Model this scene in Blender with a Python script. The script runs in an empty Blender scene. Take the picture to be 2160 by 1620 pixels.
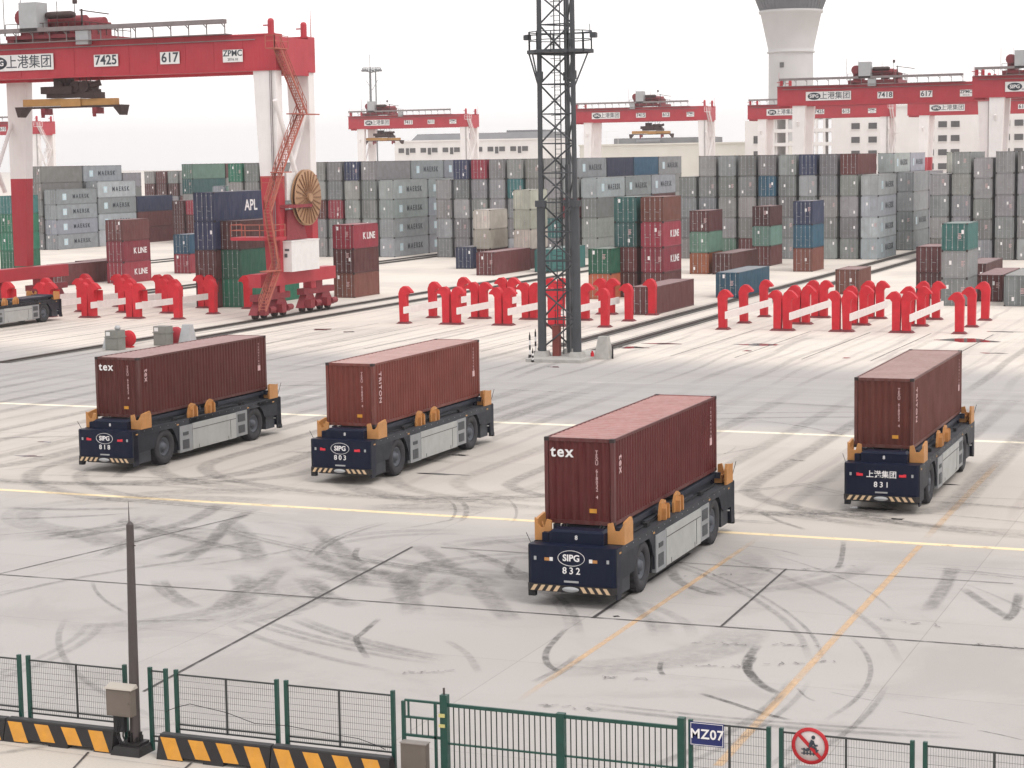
import bpy, math, random
from mathutils import Vector, Matrix
R = math.radians
rnd = random.Random(7)
S = bpy.context.scene
C = S.collection

# ------------------------------------------------------------------ camera, world, sun, exposure
CAM_F, CAM_PITCH, CAM_H, CAM_ROLL, YAW = 4143.3, 0.11442, 14.5, -0.0159, R(-22.2)
cam_d = bpy.data.cameras.new('camera'); cam = bpy.data.objects.new('camera', cam_d); C.objects.link(cam)
cam_d.sensor_width = 36.0; cam_d.lens = CAM_F / 2160 * 36.0; cam_d.clip_start = 0.5; cam_d.clip_end = 6000
fw = Vector((0, math.cos(CAM_PITCH), -math.sin(CAM_PITCH))); up = Vector((0, math.sin(CAM_PITCH), math.cos(CAM_PITCH)))
_m = Matrix(((1, 0, 0), (0, math.cos(YAW), -math.sin(YAW)), (0, 0, 0)))
cy, sy = math.cos(YAW), math.sin(YAW)
def to_site(d): return Vector((d[0]*cy + d[1]*sy, -d[0]*sy + d[1]*cy, d[2]))
r0 = Vector((1, 0, 0))
cr, sr = math.cos(CAM_ROLL), math.sin(CAM_ROLL)
# image x axis in camera space after roll
rx = to_site(r0*cr + up*sr); ux = to_site(-r0*sr + up*cr); fx = to_site(fw)
M = Matrix((rx, ux, -fx)).transposed().to_4x4(); M.translation = (0, 0, CAM_H)
cam.matrix_world = M
S.camera = cam
def ray(px, py): return fx + rx*((px-1080)/CAM_F) - ux*((py-810)/CAM_F)
def g(px, py, z=0.0):
    d = ray(px, py); t = (z-CAM_H)/d.z; return Vector((d.x*t, d.y*t, z))
def atv(px, py, v):
    d = ray(px, py); t = v/d.y; return Vector((d.x*t, v, CAM_H+d.z*t))

SUN_EL, SUN_AZ = R(58), R(115)          # high, veiled sun; azimuth measured from +Y towards +X
w = bpy.data.worlds.new("World"); S.world = w; w.use_nodes = True
nt = w.node_tree; bg = nt.nodes['Background']
sky = nt.nodes.new('ShaderNodeTexSky'); sky.sky_type = 'NISHITA'; sky.sun_disc = False
sky.sun_elevation = SUN_EL; sky.sun_rotation = SUN_AZ; sky.air_density = 1.0; sky.dust_density = 4.0; sky.ozone_density = 1.0
mx = nt.nodes.new('ShaderNodeMix'); mx.data_type = 'RGBA'; mx.inputs[0].default_value = 0.9
nt.links.new(sky.outputs[0], mx.inputs[6]); mx.inputs[7].default_value = (9.6, 9.3, 9.2, 1)   # overcast veil
nt.links.new(mx.outputs[2], bg.inputs[0]); bg.inputs[1].default_value = 0.15
sd = bpy.data.lights.new('sun', 'SUN'); sun = bpy.data.objects.new('sun', sd); C.objects.link(sun)
sd.energy = 1.1; sd.angle = R(20); sd.color = (1.0, 0.96, 0.91)
sdir = Vector((math.sin(SUN_AZ)*math.cos(SUN_EL), math.cos(SUN_AZ)*math.cos(SUN_EL), math.sin(SUN_EL)))
sun.rotation_euler = sdir.to_track_quat('Z', 'Y').to_euler()
S.view_settings.view_transform = 'Standard'; S.view_settings.look = 'None'; S.view_settings.gamma = 1
S.view_settings.exposure = 0.0
S.cycles.transparent_max_bounces = 48; S.cycles.max_bounces = 8

# ------------------------------------------------------------------ materials
MATS = {}
def mat(name, col, rough=0.6, metal=0.0, dirt=0.25, scale=1.5, objcol=False, streak=0.0, spec=0.4, dirtcol=None):
    if name in MATS: return MATS[name]
    m = bpy.data.materials.new(name); m.use_nodes = True; MATS[name] = m
    n = m.node_tree; b = n.nodes['Principled BSDF']
    b.inputs['Roughness'].default_value = rough; b.inputs['Metallic'].default_value = metal
    b.inputs['Specular IOR Level'].default_value = spec
    tc = n.nodes.new('ShaderNodeTexCoord'); oi = n.nodes.new('ShaderNodeObjectInfo')
    add = n.nodes.new('ShaderNodeVectorMath'); add.operation = 'ADD'
    sc = n.nodes.new('ShaderNodeVectorMath'); sc.operation = 'SCALE'; sc.inputs[3].default_value = 37.0
    cmb = n.nodes.new('ShaderNodeCombineXYZ')
    for i in range(3): n.links.new(oi.outputs['Random'], cmb.inputs[i])
    n.links.new(cmb.outputs[0], sc.inputs[0]); n.links.new(tc.outputs['Object'], add.inputs[0]); n.links.new(sc.outputs[0], add.inputs[1])
    nz = n.nodes.new('ShaderNodeTexNoise'); nz.inputs['Scale'].default_value = scale; nz.inputs['Detail'].default_value = 6; nz.inputs['Roughness'].default_value = 0.6
    n.links.new(add.outputs[0], nz.inputs['Vector'])
    mp = n.nodes.new('ShaderNodeMapping'); mp.inputs['Scale'].default_value = (3.5, 3.5, 0.35)
    n.links.new(add.outputs[0], mp.inputs[0])
    n2 = n.nodes.new('ShaderNodeTexNoise'); n2.inputs['Scale'].default_value = 1.6; n2.inputs['Detail'].default_value = 5
    n.links.new(mp.outputs[0], n2.inputs['Vector'])
    r1 = n.nodes.new('ShaderNodeMapRange'); r1.inputs[1].default_value = 0.35; r1.inputs[2].default_value = 0.7; r1.inputs[3].default_value = 0; r1.inputs[4].default_value = dirt
    n.links.new(nz.outputs[0], r1.inputs[0])
    r2 = n.nodes.new('ShaderNodeMapRange'); r2.inputs[1].default_value = 0.4; r2.inputs[2].default_value = 0.68; r2.inputs[3].default_value = 0; r2.inputs[4].default_value = streak
    n.links.new(n2.outputs[0], r2.inputs[0])
    mxn = n.nodes.new('ShaderNodeMix'); mxn.data_type = 'RGBA'
    base = n.nodes.new('ShaderNodeRGB'); base.outputs[0].default_value = (*col, 1)
    src = oi.outputs['Color'] if objcol else base.outputs[0]
    dk = n.nodes.new('ShaderNodeMix'); dk.data_type = 'RGBA'; dk.blend_type = 'MULTIPLY'; dk.inputs[0].default_value = 1
    n.links.new(src, dk.inputs[6]); dk.inputs[7].default_value = (0.55, 0.52, 0.5, 1)
    n.links.new(r1.outputs[0], mxn.inputs[0]); n.links.new(src, mxn.inputs[6]); n.links.new(dk.outputs[2], mxn.inputs[7])
    m2 = n.nodes.new('ShaderNodeMix'); m2.data_type = 'RGBA'
    n.links.new(r2.outputs[0], m2.inputs[0]); n.links.new(mxn.outputs[2], m2.inputs[6]); m2.inputs[7].default_value = (*(dirtcol or (0.3, 0.27, 0.25)), 1)
    n.links.new(m2.outputs[2], b.inputs['Base Color'])
    rr = n.nodes.new('ShaderNodeMapRange'); rr.inputs[3].default_value = max(0, rough-0.12); rr.inputs[4].default_value = min(1, rough+0.15)
    n.links.new(nz.outputs[0], rr.inputs[0]); n.links.new(rr.outputs[0], b.inputs['Roughness'])
    return m
def gm(name, **k): return mat(name, (1, 1, 1), **k)
m_cont = mat('container_paint', (1, 1, 1), 0.5, dirt=0.5, scale=0.9, objcol=True, streak=0.14)
m_contclean = mat('container_paint_clean', (1, 1, 1), 0.5, dirt=0.5, scale=0.9, objcol=True, streak=0.16, dirtcol=(.19, .09, .075), spec=.25)
m_rooflit = mat('container_roof_lit_dusty', (1, 1, 1), 0.6, dirt=0.35, scale=0.8, objcol=True, streak=0.25, dirtcol=(0.42, 0.34, 0.33))  # object tints here are lightened to paint in top light; streaks are dust
m_gal = mat('galvanised', (0.42, 0.43, 0.44), 0.5, 0.3)
m_white = mat('white_paint', (0.78, 0.77, 0.76), 0.5, dirt=0.18, streak=0.06)
m_mark = mat('lettering_white', (0.82, 0.8, 0.8), 0.5, dirt=0.15)
m_markdark = mat('lettering_dark', (0.035, 0.045, 0.06), 0.5, dirt=0.1)
m_pink = mat('lettering_faded', (0.62, 0.42, 0.42), 0.6, dirt=0.3)
m_red = mat('crane_red', (0.44, 0.028, 0.045), 0.45, dirt=0.3, scale=0.5, streak=0.04)
m_reddk = mat('crane_red_dark_metal', (0.25, 0.03, 0.04), 0.55, dirt=0.5, scale=3)  # an even darker red for bogies, trolley and funnel
m_guard = mat('guard_red', (0.58, 0.022, 0.035), 0.6, dirt=0.45, scale=1.6, spec=.25, streak=.08, dirtcol=(.3, .06, .06))
m_guardbase = mat('guard_base', (0.16, 0.03, 0.035), 0.7, dirt=0.5)
m_cwhite = mat('crane_white', (0.80, 0.77, 0.76), 0.5, dirt=0.15, scale=0.6, streak=0.05)
m_dkbrown = mat('machinery_dark', (0.06, 0.035, 0.032), 0.6, dirt=0.5, scale=3)
m_walk = mat('walkway_grey', (0.22, 0.19, 0.19), 0.6, dirt=0.4)
m_reel = mat('reel_bronze', (0.42, 0.25, 0.14), 0.5, 0.1, dirt=0.3)
m_reeldk = mat('reel_spoke', (0.24, 0.12, 0.06), 0.5, 0.1)
m_yel = mat('spreader_yellow', (0.55, 0.30, 0.10), 0.5, dirt=0.35)
m_stair = mat('stair_orange', (0.42, 0.12, 0.085), 0.6, dirt=0.4, scale=3)
m_grbox = mat('cabinet_grey', (0.38, 0.39, 0.40), 0.5, dirt=0.2)
m_navy = mat('vehicle_navy', (0.003, 0.007, 0.026), 0.45, dirt=0.3, scale=2, spec=0.2, streak=.05, dirtcol=(0.05, 0.05, 0.06))
m_deck = mat('vehicle_deck', (0.032, 0.036, 0.046), 0.55, dirt=0.4, scale=1.5, streak=0.1, dirtcol=(0.12, 0.12, 0.12))
m_black = mat('rubber_black', (0.035, 0.035, 0.04), 0.8, dirt=0.4, scale=4, streak=0.15, dirtcol=(0.1, 0.095, 0.09))
m_blk = mat('matt_black', (0.015, 0.015, 0.017), 0.7)
m_rim = mat('rim_grey', (0.10, 0.11, 0.13), 0.5, 0.2, dirt=0.4, scale=4)
m_panel = mat('side_panel_grey', (0.40, 0.41, 0.40), 0.5, dirt=0.3, scale=1.3, streak=0.12, dirtcol=(0.22, 0.2, 0.18))
m_panel2 = mat('side_cabinet_grey', (0.27, 0.28, 0.29), 0.5, dirt=0.3, scale=2)
m_grille = mat('grille', (0.08, 0.085, 0.09), 0.6)
m_orange = mat('guide_orange', (0.50, 0.235, 0.075), 0.45, dirt=0.4, scale=3, streak=0.06)
m_stripeY = mat('stripe_cream', (0.62, 0.45, 0.28), 0.5, dirt=0.3, scale=4)
m_mast = mat('mast_steel', (0.065, 0.07, 0.078), 0.55, 0.2, dirt=0.4, scale=1)
m_conc = mat('concrete_block', (0.42, 0.41, 0.39), 0.85, dirt=0.4, scale=2, streak=0.1)
m_green = mat('fence_green', (0.012, 0.065, 0.05), 0.4, dirt=0.4, scale=5)
m_wire = mat('fence_wire', (0.05, 0.055, 0.055), 0.5, 0.3)
m_byel = mat('barrier_yellow', (0.66, 0.30, 0.03), 0.5, dirt=0.35, scale=4, streak=0.08)
m_bblk = mat('barrier_black', (0.02, 0.017, 0.018), 0.55, dirt=0.4, scale=4)
m_pole = mat('pole_brown', (0.075, 0.062, 0.06), 0.5, dirt=0.3)
m_cab = mat('cabinet_brown', (0.15, 0.125, 0.105), 0.5, dirt=0.25, streak=0.05)
m_blue = mat('sign_blue', (0.012, 0.02, 0.12), 0.4, dirt=0.2)
m_signred = mat('sign_red', (0.45, 0.012, 0.02), 0.4, dirt=0.2)
m_signbg = mat('sign_pale', (0.62, 0.55, 0.54), 0.5, dirt=0.3, scale=6)
m_rail = mat('rail_steel', (0.10, 0.08, 0.07), 0.5, 0.4, dirt=0.5, scale=2)
m_bwall = mat('building_wall', (0.76, 0.735, 0.72), 0.8, dirt=0.2, scale=0.15, streak=0.05)
m_bwin = mat('building_window', (0.09, 0.088, 0.09), 0.3, dirt=0.2)
m_broof = mat('building_roof_grey', (0.22, 0.22, 0.23), 0.7, dirt=0.3, scale=0.2)
m_tower = mat('tower_concrete', (0.52, 0.51, 0.51), 0.8, dirt=0.2, scale=0.12, streak=0.05)
m_lampred = mat('lamp_red', (0.7, 0.03, 0.05), 0.3)
m_cyan = mat('logo_blue', (0.52, 0.66, 0.72), 0.5, dirt=0.2)

# ------------------------------------------------------------------ mesh builder
class MB:
    def __init__(s): s.v = []; s.f = []; s.mi = []; s.smooth = []
    def add(s, vs, fs, mi=0, sm=False):
        o = len(s.v); s.v += [tuple(p) for p in vs]
        for f in fs: s.f.append(tuple(i+o for i in f)); s.mi.append(mi); s.smooth.append(sm)
        return s
    def box(s, x0, x1, y0, y1, z0, z1, mi=0):
        vs = [(x0,y0,z0),(x1,y0,z0),(x1,y1,z0),(x0,y1,z0),(x0,y0,z1),(x1,y0,z1),(x1,y1,z1),(x0,y1,z1)]
        return s.add(vs, [(0,3,2,1),(4,5,6,7),(0,1,5,4),(1,2,6,5),(2,3,7,6),(3,0,4,7)], mi)
    def hexa(s, bot, top, mi=0):       # 4 bottom + 4 top points, counter-clockwise from above
        return s.add(list(bot)+list(top), [(0,3,2,1),(4,5,6,7),(0,1,5,4),(1,2,6,5),(2,3,7,6),(3,0,4,7)], mi)
    def bar(s, p, q, w=0.1, h=None, mi=0):
        p, q = Vector(p), Vector(q); h = h or w; d = (q-p)
        if d.length < 1e-6: return s
        d.normalize(); a = Vector((0,0,1)) if abs(d.z) < 0.95 else Vector((0,1,0))
        x = d.cross(a).normalized()*w/2; y = x.cross(d).normalized()*h/2
        vs = [p-x-y, p+x-y, p+x+y, p-x+y, q-x-y, q+x-y, q+x+y, q-x+y]
        return s.add(vs, [(0,1,2,3)[::-1],(4,5,6,7),(0,1,5,4),(1,2,6,5),(2,3,7,6),(3,0,4,7)], mi)
    def tube(s, p, q, r, n=8, mi=0, r2=None, caps=True):
        p, q = Vector(p), Vector(q); r2 = r if r2 is None else r2; d = (q-p).normalized()
        a = Vector((0,0,1)) if abs(d.z) < 0.95 else Vector((0,1,0))
        x = d.cross(a).normalized(); y = d.cross(x).normalized()
        vs = []
        for c, rr in ((p, r), (q, r2)):
            for i in range(n):
                t = 2*math.pi*i/n; vs.append(c + x*rr*math.cos(t) + y*rr*math.sin(t))
        s.add(vs, [(i, (i+1) % n, n+(i+1) % n, n+i) for i in range(n)], mi, True)
        if caps: s.add(vs, [tuple(range(n))[::-1], tuple(range(n, 2*n))], mi)
        return s
    def path(s, pts, r, n=6, mi=0):
        for a, b in zip(pts, pts[1:]): s.tube(a, b, r, n, mi)
        return s
    def prism(s, poly, fn, a, b, mi=0):      # poly of 2D points, fn(x, y, t) -> 3D
        n = len(poly); vs = [fn(x, y, a) for x, y in poly] + [fn(x, y, b) for x, y in poly]
        return s.add(vs, [tuple(range(n)), tuple(range(n, 2*n))[::-1]] + [(i, n+i, n+(i+1) % n, (i+1) % n) for i in range(n)], mi)
    def lathe(s, prof, c=(0,0,0), axis='z', n=24, mi=0, sm=True, caps=True):
        vs = []
        for r, h in prof:
            for i in range(n):
                t = 2*math.pi*i/n; a, b = r*math.cos(t), r*math.sin(t)
                p = (a, b, h) if axis == 'z' else ((h, a, b) if axis == 'x' else (a, h, b))
                vs.append((p[0]+c[0], p[1]+c[1], p[2]+c[2]))
        k = len(prof)
        fs = [(j*n+i, j*n+(i+1) % n, (j+1)*n+(i+1) % n, (j+1)*n+i) for j in range(k-1) for i in range(n)]
        s.add(vs, fs, mi, sm)
        if caps: s.add(vs[:n], [tuple(range(n))], mi); s.add(vs[-n:], [tuple(range(n))], mi)
        return s
    def mesh(s, name, mats):
        me = bpy.data.meshes.new(name); me.from_pydata(s.v, [], s.f)
        for m in (mats if isinstance(mats, (list, tuple)) else [mats]): me.materials.append(m)
        me.polygons.foreach_set('material_index', s.mi); me.polygons.foreach_set('use_smooth', s.smooth)
        import bmesh
        bm = bmesh.new(); bm.from_mesh(me); bmesh.ops.recalc_face_normals(bm, faces=bm.faces); bm.to_mesh(me); bm.free()
        return me
def link(name, me, parent=None, loc=None, rz=0, col=None):
    o = bpy.data.objects.new(name, me); C.objects.link(o)
    if parent is not None: o.parent = parent
    if loc is not None: o.location = loc
    if rz: o.rotation_euler = (0, 0, rz)
    if col is not None: o.color = (*col, 1)
    return o
def part(name, mb, m, parent, **k): return link(name, mb.mesh(name, m), parent, **k)
def tag(o, label=None, cat=None, group=None, kind=None):
    if label: o['label'] = label
    if cat: o['category'] = cat
    if group: o['group'] = group
    if kind: o['kind'] = kind
    return o
def thing(name, label, cat, loc=(0,0,0), rz=0, group=None):
    return tag(link(name, None, None, loc, rz), label, cat, group)
def copy_tree(o, parent=None):
    c = o.copy(); C.objects.link(c); c.parent = parent
    for ch in list(o.children): copy_tree(ch, c)
    return c

# text as flat solid lettering, centred on its origin, in its own XY plane
TXT = {}
def text_mesh(s, size, m, depth=0.012, bold=0.0, spacing=1.0, align='CENTER'):
    key = (s, size, m.name, bold, spacing, align)
    if key in TXT: return TXT[key]
    cu = bpy.data.curves.new('lettering', 'FONT'); cu.body = s; cu.size = size; cu.extrude = depth/2
    cu.align_x = align; cu.align_y = 'CENTER'; cu.offset = bold*size; cu.space_character = spacing; cu.resolution_u = 3
    o = bpy.data.objects.new('lettering', cu); C.objects.link(o)
    dg = bpy.context.evaluated_depsgraph_get(); dg.update()
    me = bpy.data.meshes.new_from_object(o.evaluated_get(dg)); me.materials.clear(); me.materials.append(m)
    C.objects.unlink(o); bpy.data.objects.remove(o); TXT[key] = me
    return me
FRONT = Matrix(((1,0,0),(0,0,-1),(0,1,0)))       # X->+u, Y->+z, normal -v
RIGHT = Matrix(((0,0,1),(1,0,0),(0,1,0)))        # X->+v, Y->+z, normal +u
RIGHTDOWN = Matrix(((0,0,1),(0,1,0),(-1,0,0)))   # X->-z, Y->+v, normal +u
def lettering(parent, s, size, loc, rot, m, name='lettering', **k):
    o = link(name, text_mesh(s, size, m, **k), parent)
    o.matrix_local = Matrix.Translation(loc) @ rot.to_4x4()
    return o

# ------------------------------------------------------------------ GROUND
def ground_material():
    m = bpy.data.materials.new('yard_concrete'); m.use_nodes = True; n = m.node_tree; N = n.nodes; Lk = n.links
    b = N['Principled BSDF']; b.inputs['Roughness'].default_value = 0.8; b.inputs['Specular IOR Level'].default_value = 0.3
    geo = N.new('ShaderNodeNewGeometry'); sep = N.new('ShaderNodeSeparateXYZ'); Lk.new(geo.outputs['Position'], sep.inputs[0])
    def noise(scale, sx=1, sy_=1, detail=6, rough=0.6, dist=0.0):
        mp = N.new('ShaderNodeMapping'); mp.inputs['Scale'].default_value = (sx, sy_, 1); Lk.new(geo.outputs['Position'], mp.inputs[0])
        t = N.new('ShaderNodeTexNoise'); t.inputs['Scale'].default_value = scale; t.inputs['Detail'].default_value = detail
        t.inputs['Roughness'].default_value = rough; t.inputs['Distortion'].default_value = dist; Lk.new(mp.outputs[0], t.inputs['Vector']); return t.outputs[0]
    def rng(src, a, c, lo=0.0, hi=1.0, smooth=True):
        r = N.new('ShaderNodeMapRange'); r.interpolation_type = 'SMOOTHSTEP' if smooth else 'LINEAR'
        for i, x in enumerate((a, c, lo, hi)): r.inputs[i+1].default_value = x
        Lk.new(src, r.inputs[0]); return r.outputs[0]
    def mth(op, a, c=None):
        t = N.new('ShaderNodeMath'); t.operation = op
        for i, x in enumerate((a, c)):
            if x is None: continue
            if isinstance(x, (int, float)): t.inputs[i].default_value = x
            else: Lk.new(x, t.inputs[i])
        return t.outputs[0]
    def mix(f, a, c, mode='MIX'):
        t = N.new('ShaderNodeMix'); t.data_type = 'RGBA'; t.blend_type = mode
        for i, x in ((0, f), (6, a), (7, c)):
            if isinstance(x, (int, float)): t.inputs[i].default_value = x
            elif isinstance(x, tuple): t.inputs[i].default_value = (*x, 1)
            else: Lk.new(x, t.inputs[i])
        return t.outputs[2]
    U, V = sep.outputs[0], sep.outputs[1]
    wob = mth('MULTIPLY', mth('SUBTRACT', noise(0.09, 1, 0.5), 0.5), 9.0)
    Vw = mth('ADD', V, wob)
    # slabs poured at different times: apron (near), traffic lane, manoeuvring strip, cross road, yard concrete
    col = mix(rng(V, 40.2, 40.4), (0.52, 0.475, 0.42), (0.425, 0.405, 0.388))
    col = mix(rng(Vw, 68, 76), col, (0.54, 0.498, 0.45))
    col = mix(rng(Vw, 97, 103), col, (0.385, 0.37, 0.362))
    col = mix(rng(Vw, 126, 138), col, (0.72, 0.655, 0.585))
    # broad soft stains
    col = mix(rng(noise(0.07, 1, 1, 4), 0.42, 0.66, 0, 0.32), col, (0.38, 0.35, 0.325))
    # large mottling, rubber film on the near traffic lane
    near = mth('MULTIPLY', rng(V, 41, 46), rng(V, 78, 66))
    film = mth('MULTIPLY', rng(noise(0.16, 1, 1.1, 7, 0.62, 0.8), 0.48, 0.62), near)
    col = mix(mth('MULTIPLY', film, 0.36), col, (0.30, 0.28, 0.265))
    film2 = mth('MULTIPLY', rng(noise(0.35, 0.35, 1.0, 6, 0.65, 0.5), 0.5, 0.66), mth('MULTIPLY', rng(V, 60, 64), rng(V, 73.4, 71.8)))
    col = mix(mth('MULTIPLY', film2, 0.3), col, (0.31, 0.29, 0.275))
    # cross road: streaks along u
    band = mth('MULTIPLY', rng(Vw, 98, 104), rng(Vw, 134, 122))
    st = mth('MULTIPLY', rng(noise(1.0, 0.035, 0.42, 7, 0.7), 0.42, 0.68), band)
    col = mix(mth('MULTIPLY', st, 0.5), col, (0.28, 0.268, 0.26))
    st2 = mth('MULTIPLY', rng(noise(1.6, 0.05, 0.6, 5, 0.7), 0.58, 0.7), band)
    col = mix(mth('MULTIPLY', st2, 0.5), col, (0.6, 0.56, 0.53))
    # wheel wear along the lanes
    lane = mth('ADD', mth('MULTIPLY', rng(Vw, 122, 132), rng(V, 205, 176)), mth('MULTIPLY', mth('MULTIPLY', rng(Vw, 74, 82), rng(Vw, 108, 99)), 0.8))
    ww = mth('ABSOLUTE', mth('SINE', mth('MULTIPLY', mth('ADD', U, mth('MULTIPLY', mth('SUBTRACT', noise(0.05, 1, 0.6), 0.5), 3.0)), math.pi/2.43)))
    wear = mth('MULTIPLY', mth('MULTIPLY', rng(ww, 0.93, 1.0), rng(noise(0.5, 1.2, 0.07, 6), 0.35, 0.6)), lane)
    col = mix(mth('MULTIPLY', wear, 0.38), col, (0.31, 0.255, 0.25))
    st3 = mth('MULTIPLY', rng(noise(1.0, 0.7, 0.03, 6, 0.65), 0.52, 0.68), lane)
    col = mix(mth('MULTIPLY', st3, 0.3), col, (0.33, 0.31, 0.3))
    # oil and damp spots, fine grain
    sp = rng(noise(0.8, 0.45, 1.6, 4, 0.6), 0.735, 0.76)
    col = mix(mth('MULTIPLY', sp, 0.35), col, (0.2, 0.19, 0.19))
    gr = noise(14, 1, 1, 4, 0.7)
    col = mix(rng(gr, 0.3, 0.75, 0.0, 0.22), col, (0.3, 0.28, 0.27))
    # poured slabs, each a touch different in tone
    br = N.new('ShaderNodeTexBrick'); br.inputs['Scale'].default_value = 1.0; br.inputs['Brick Width'].default_value = 10.5; br.inputs['Row Height'].default_value = 8.6
    br.inputs['Mortar Size'].default_value = 0.02; br.inputs['Mortar Smooth'].default_value = 0.4; br.offset = 0.0
    br.inputs['Color1'].default_value = (1, 1, 1, 1); br.inputs['Color2'].default_value = (0.93, 0.93, 0.935, 1); br.inputs['Mortar'].default_value = (0.72, 0.71, 0.7, 1)
    Lk.new(geo.outputs['Position'], br.inputs['Vector'])
    col = mix(0.85, col, br.outputs[0], 'MULTIPLY')
    Lk.new(col, b.inputs['Base Color'])
    bp = N.new('ShaderNodeBump'); bp.inputs['Strength'].default_value = 0.15; bp.inputs['Distance'].default_value = 0.01; Lk.new(gr, bp.inputs['Height']); Lk.new(bp.outputs[0], b.inputs['Normal'])
    return m
mb = MB(); mb.add([(-3500,-300,0),(2500,-300,0),(2500,4000,0),(-3500,4000,0)], [(0,1,2,3)])
tag(part('ground', mb, ground_material(), None), kind='structure')

# painted lines: worn paint whose gaps show the concrete
def worn_mat(name, col, thr=0.42, soft=0.2, scale=3.0):
    m = bpy.data.materials.new(name); m.use_nodes = True; n = m.node_tree; N = n.nodes
    b = N['Principled BSDF']; b.inputs['Base Color'].default_value = (*col, 1); b.inputs['Roughness'].default_value = 0.75
    geo = N.new('ShaderNodeNewGeometry'); t = N.new('ShaderNodeTexNoise'); t.inputs['Scale'].default_value = scale; t.inputs['Detail'].default_value = 6; t.inputs['Roughness'].default_value = 0.7
    n.links.new(geo.outputs['Position'], t.inputs['Vector'])
    r = N.new('ShaderNodeMapRange'); r.inputs[1].default_value = thr-soft; r.inputs[2].default_value = thr+soft; n.links.new(t.outputs[0], r.inputs[0])
    uv = N.new('ShaderNodeUVMap'); sp = N.new('ShaderNodeSeparateXYZ'); n.links.new(uv.outputs[0], sp.inputs[0])
    e = N.new('ShaderNodeMath'); e.operation = 'MULTIPLY'; n.links.new(r.outputs[0], e.inputs[0]); n.links.new(sp.outputs[1], e.inputs[1])
    n.links.new(e.outputs[0], b.inputs['Alpha'])
    return m
class Ribbons:                                      # flat strips on the ground; uv.y carries how dense the mark is
    def __init__(s, z): s.v = []; s.f = []; s.uv = []; s.z = z
    def strip(s, pts, w, a=1.0, fade=True, feather=True):
        s.z += 0.00009; n = len(pts); rows = []
        for i, p in enumerate(pts):
            d = (Vector(pts[min(i+1, n-1)][:2]) - Vector(pts[max(i-1, 0)][:2])).normalized(); nn = Vector((-d.y, d.x))
            ed = min(1, min(i, n-1-i)/max(1, n*0.18)) if fade else 1
            ks = ((-1, 0), (-.55, 1), (.55, 1), (1, 0)) if feather else ((-1, 1), (1, 1))
            rows.append([(p[0]+nn.x*w/2*k, p[1]+nn.y*w/2*k, s.z, a*ed*q) for k, q in ks])
        k = len(rows[0]); o = len(s.v)
        for r in rows:
            for q in r: s.v.append(q[:3]); s.uv.append(q[3])
        for i in range(n-1):
            for j in range(k-1): s.f.append((o+i*k+j, o+i*k+j+1, o+(i+1)*k+j+1, o+(i+1)*k+j))
    def build(s, name, m):
        me = bpy.data.meshes.new(name); me.from_pydata(s.v, [], s.f); me.materials.append(m)
        l = me.uv_layers.new(name='UVMap')
        for lp in me.loops: l.data[lp.index].uv = (0, s.uv[lp.vertex_index])
        return link(name, me)
def line(p, q, n=24): p, q = Vector(p), Vector(q); return [tuple(p.lerp(q, i/n)) for i in range(n+1)]
rb = Ribbons(0.004); rb.strip(line((-120, 72.35), (20, 72.35), 60), 0.42, 1, False, False)
tag(rb.build('painted_line', worn_mat('line_yellow', (0.80, 0.64, 0.40), 0.30, 0.16, 1.5)), kind='structure')
rb = Ribbons(0.004); rb.strip(line((-150, 99.4), (20, 99.4), 60), 0.6, 1, False, False)
tag(rb.build('painted_line', worn_mat('line_cream', (0.82, 0.75, 0.60), 0.30, 0.16, 1.5)), kind='structure')
rb = Ribbons(0.0045)
rb.strip(line((-19.45, 47.6), (-19.2, 71.6)), 0.26, .75, True); rb.strip(line((-12.8, 44.0), (-13.15, 72.0)), 0.30, .75, False); rb.strip(line((-13.2, 73.0), (-13.3, 93.0)), 0.36, .5, True)
tag(rb.build('painted_line', worn_mat('line_orange', (0.76, 0.50, 0.27), 0.42, 0.34, .9)), kind='structure')
rb = Ribbons(0.004)
def sm(pts, n=10):                                  # smooth curve through ground points
    P = [Vector(p[:2]) for p in pts]; out = []
    for i in range(len(P)-1):
        p0, p1, p2, p3 = P[max(i-1, 0)], P[i], P[i+1], P[min(i+2, len(P)-1)]
        for k in range(n):
            t = k/n; out.append(tuple(0.5*((2*p1)+(-p0+p2)*t+(2*p0-5*p1+4*p2-p3)*t*t+(-p0+3*p1-3*p2+p3)*t**3)))
    out.append(tuple(P[-1])); return out
def gp(*px): return sm([g(x, y) for x, y in px])
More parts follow.
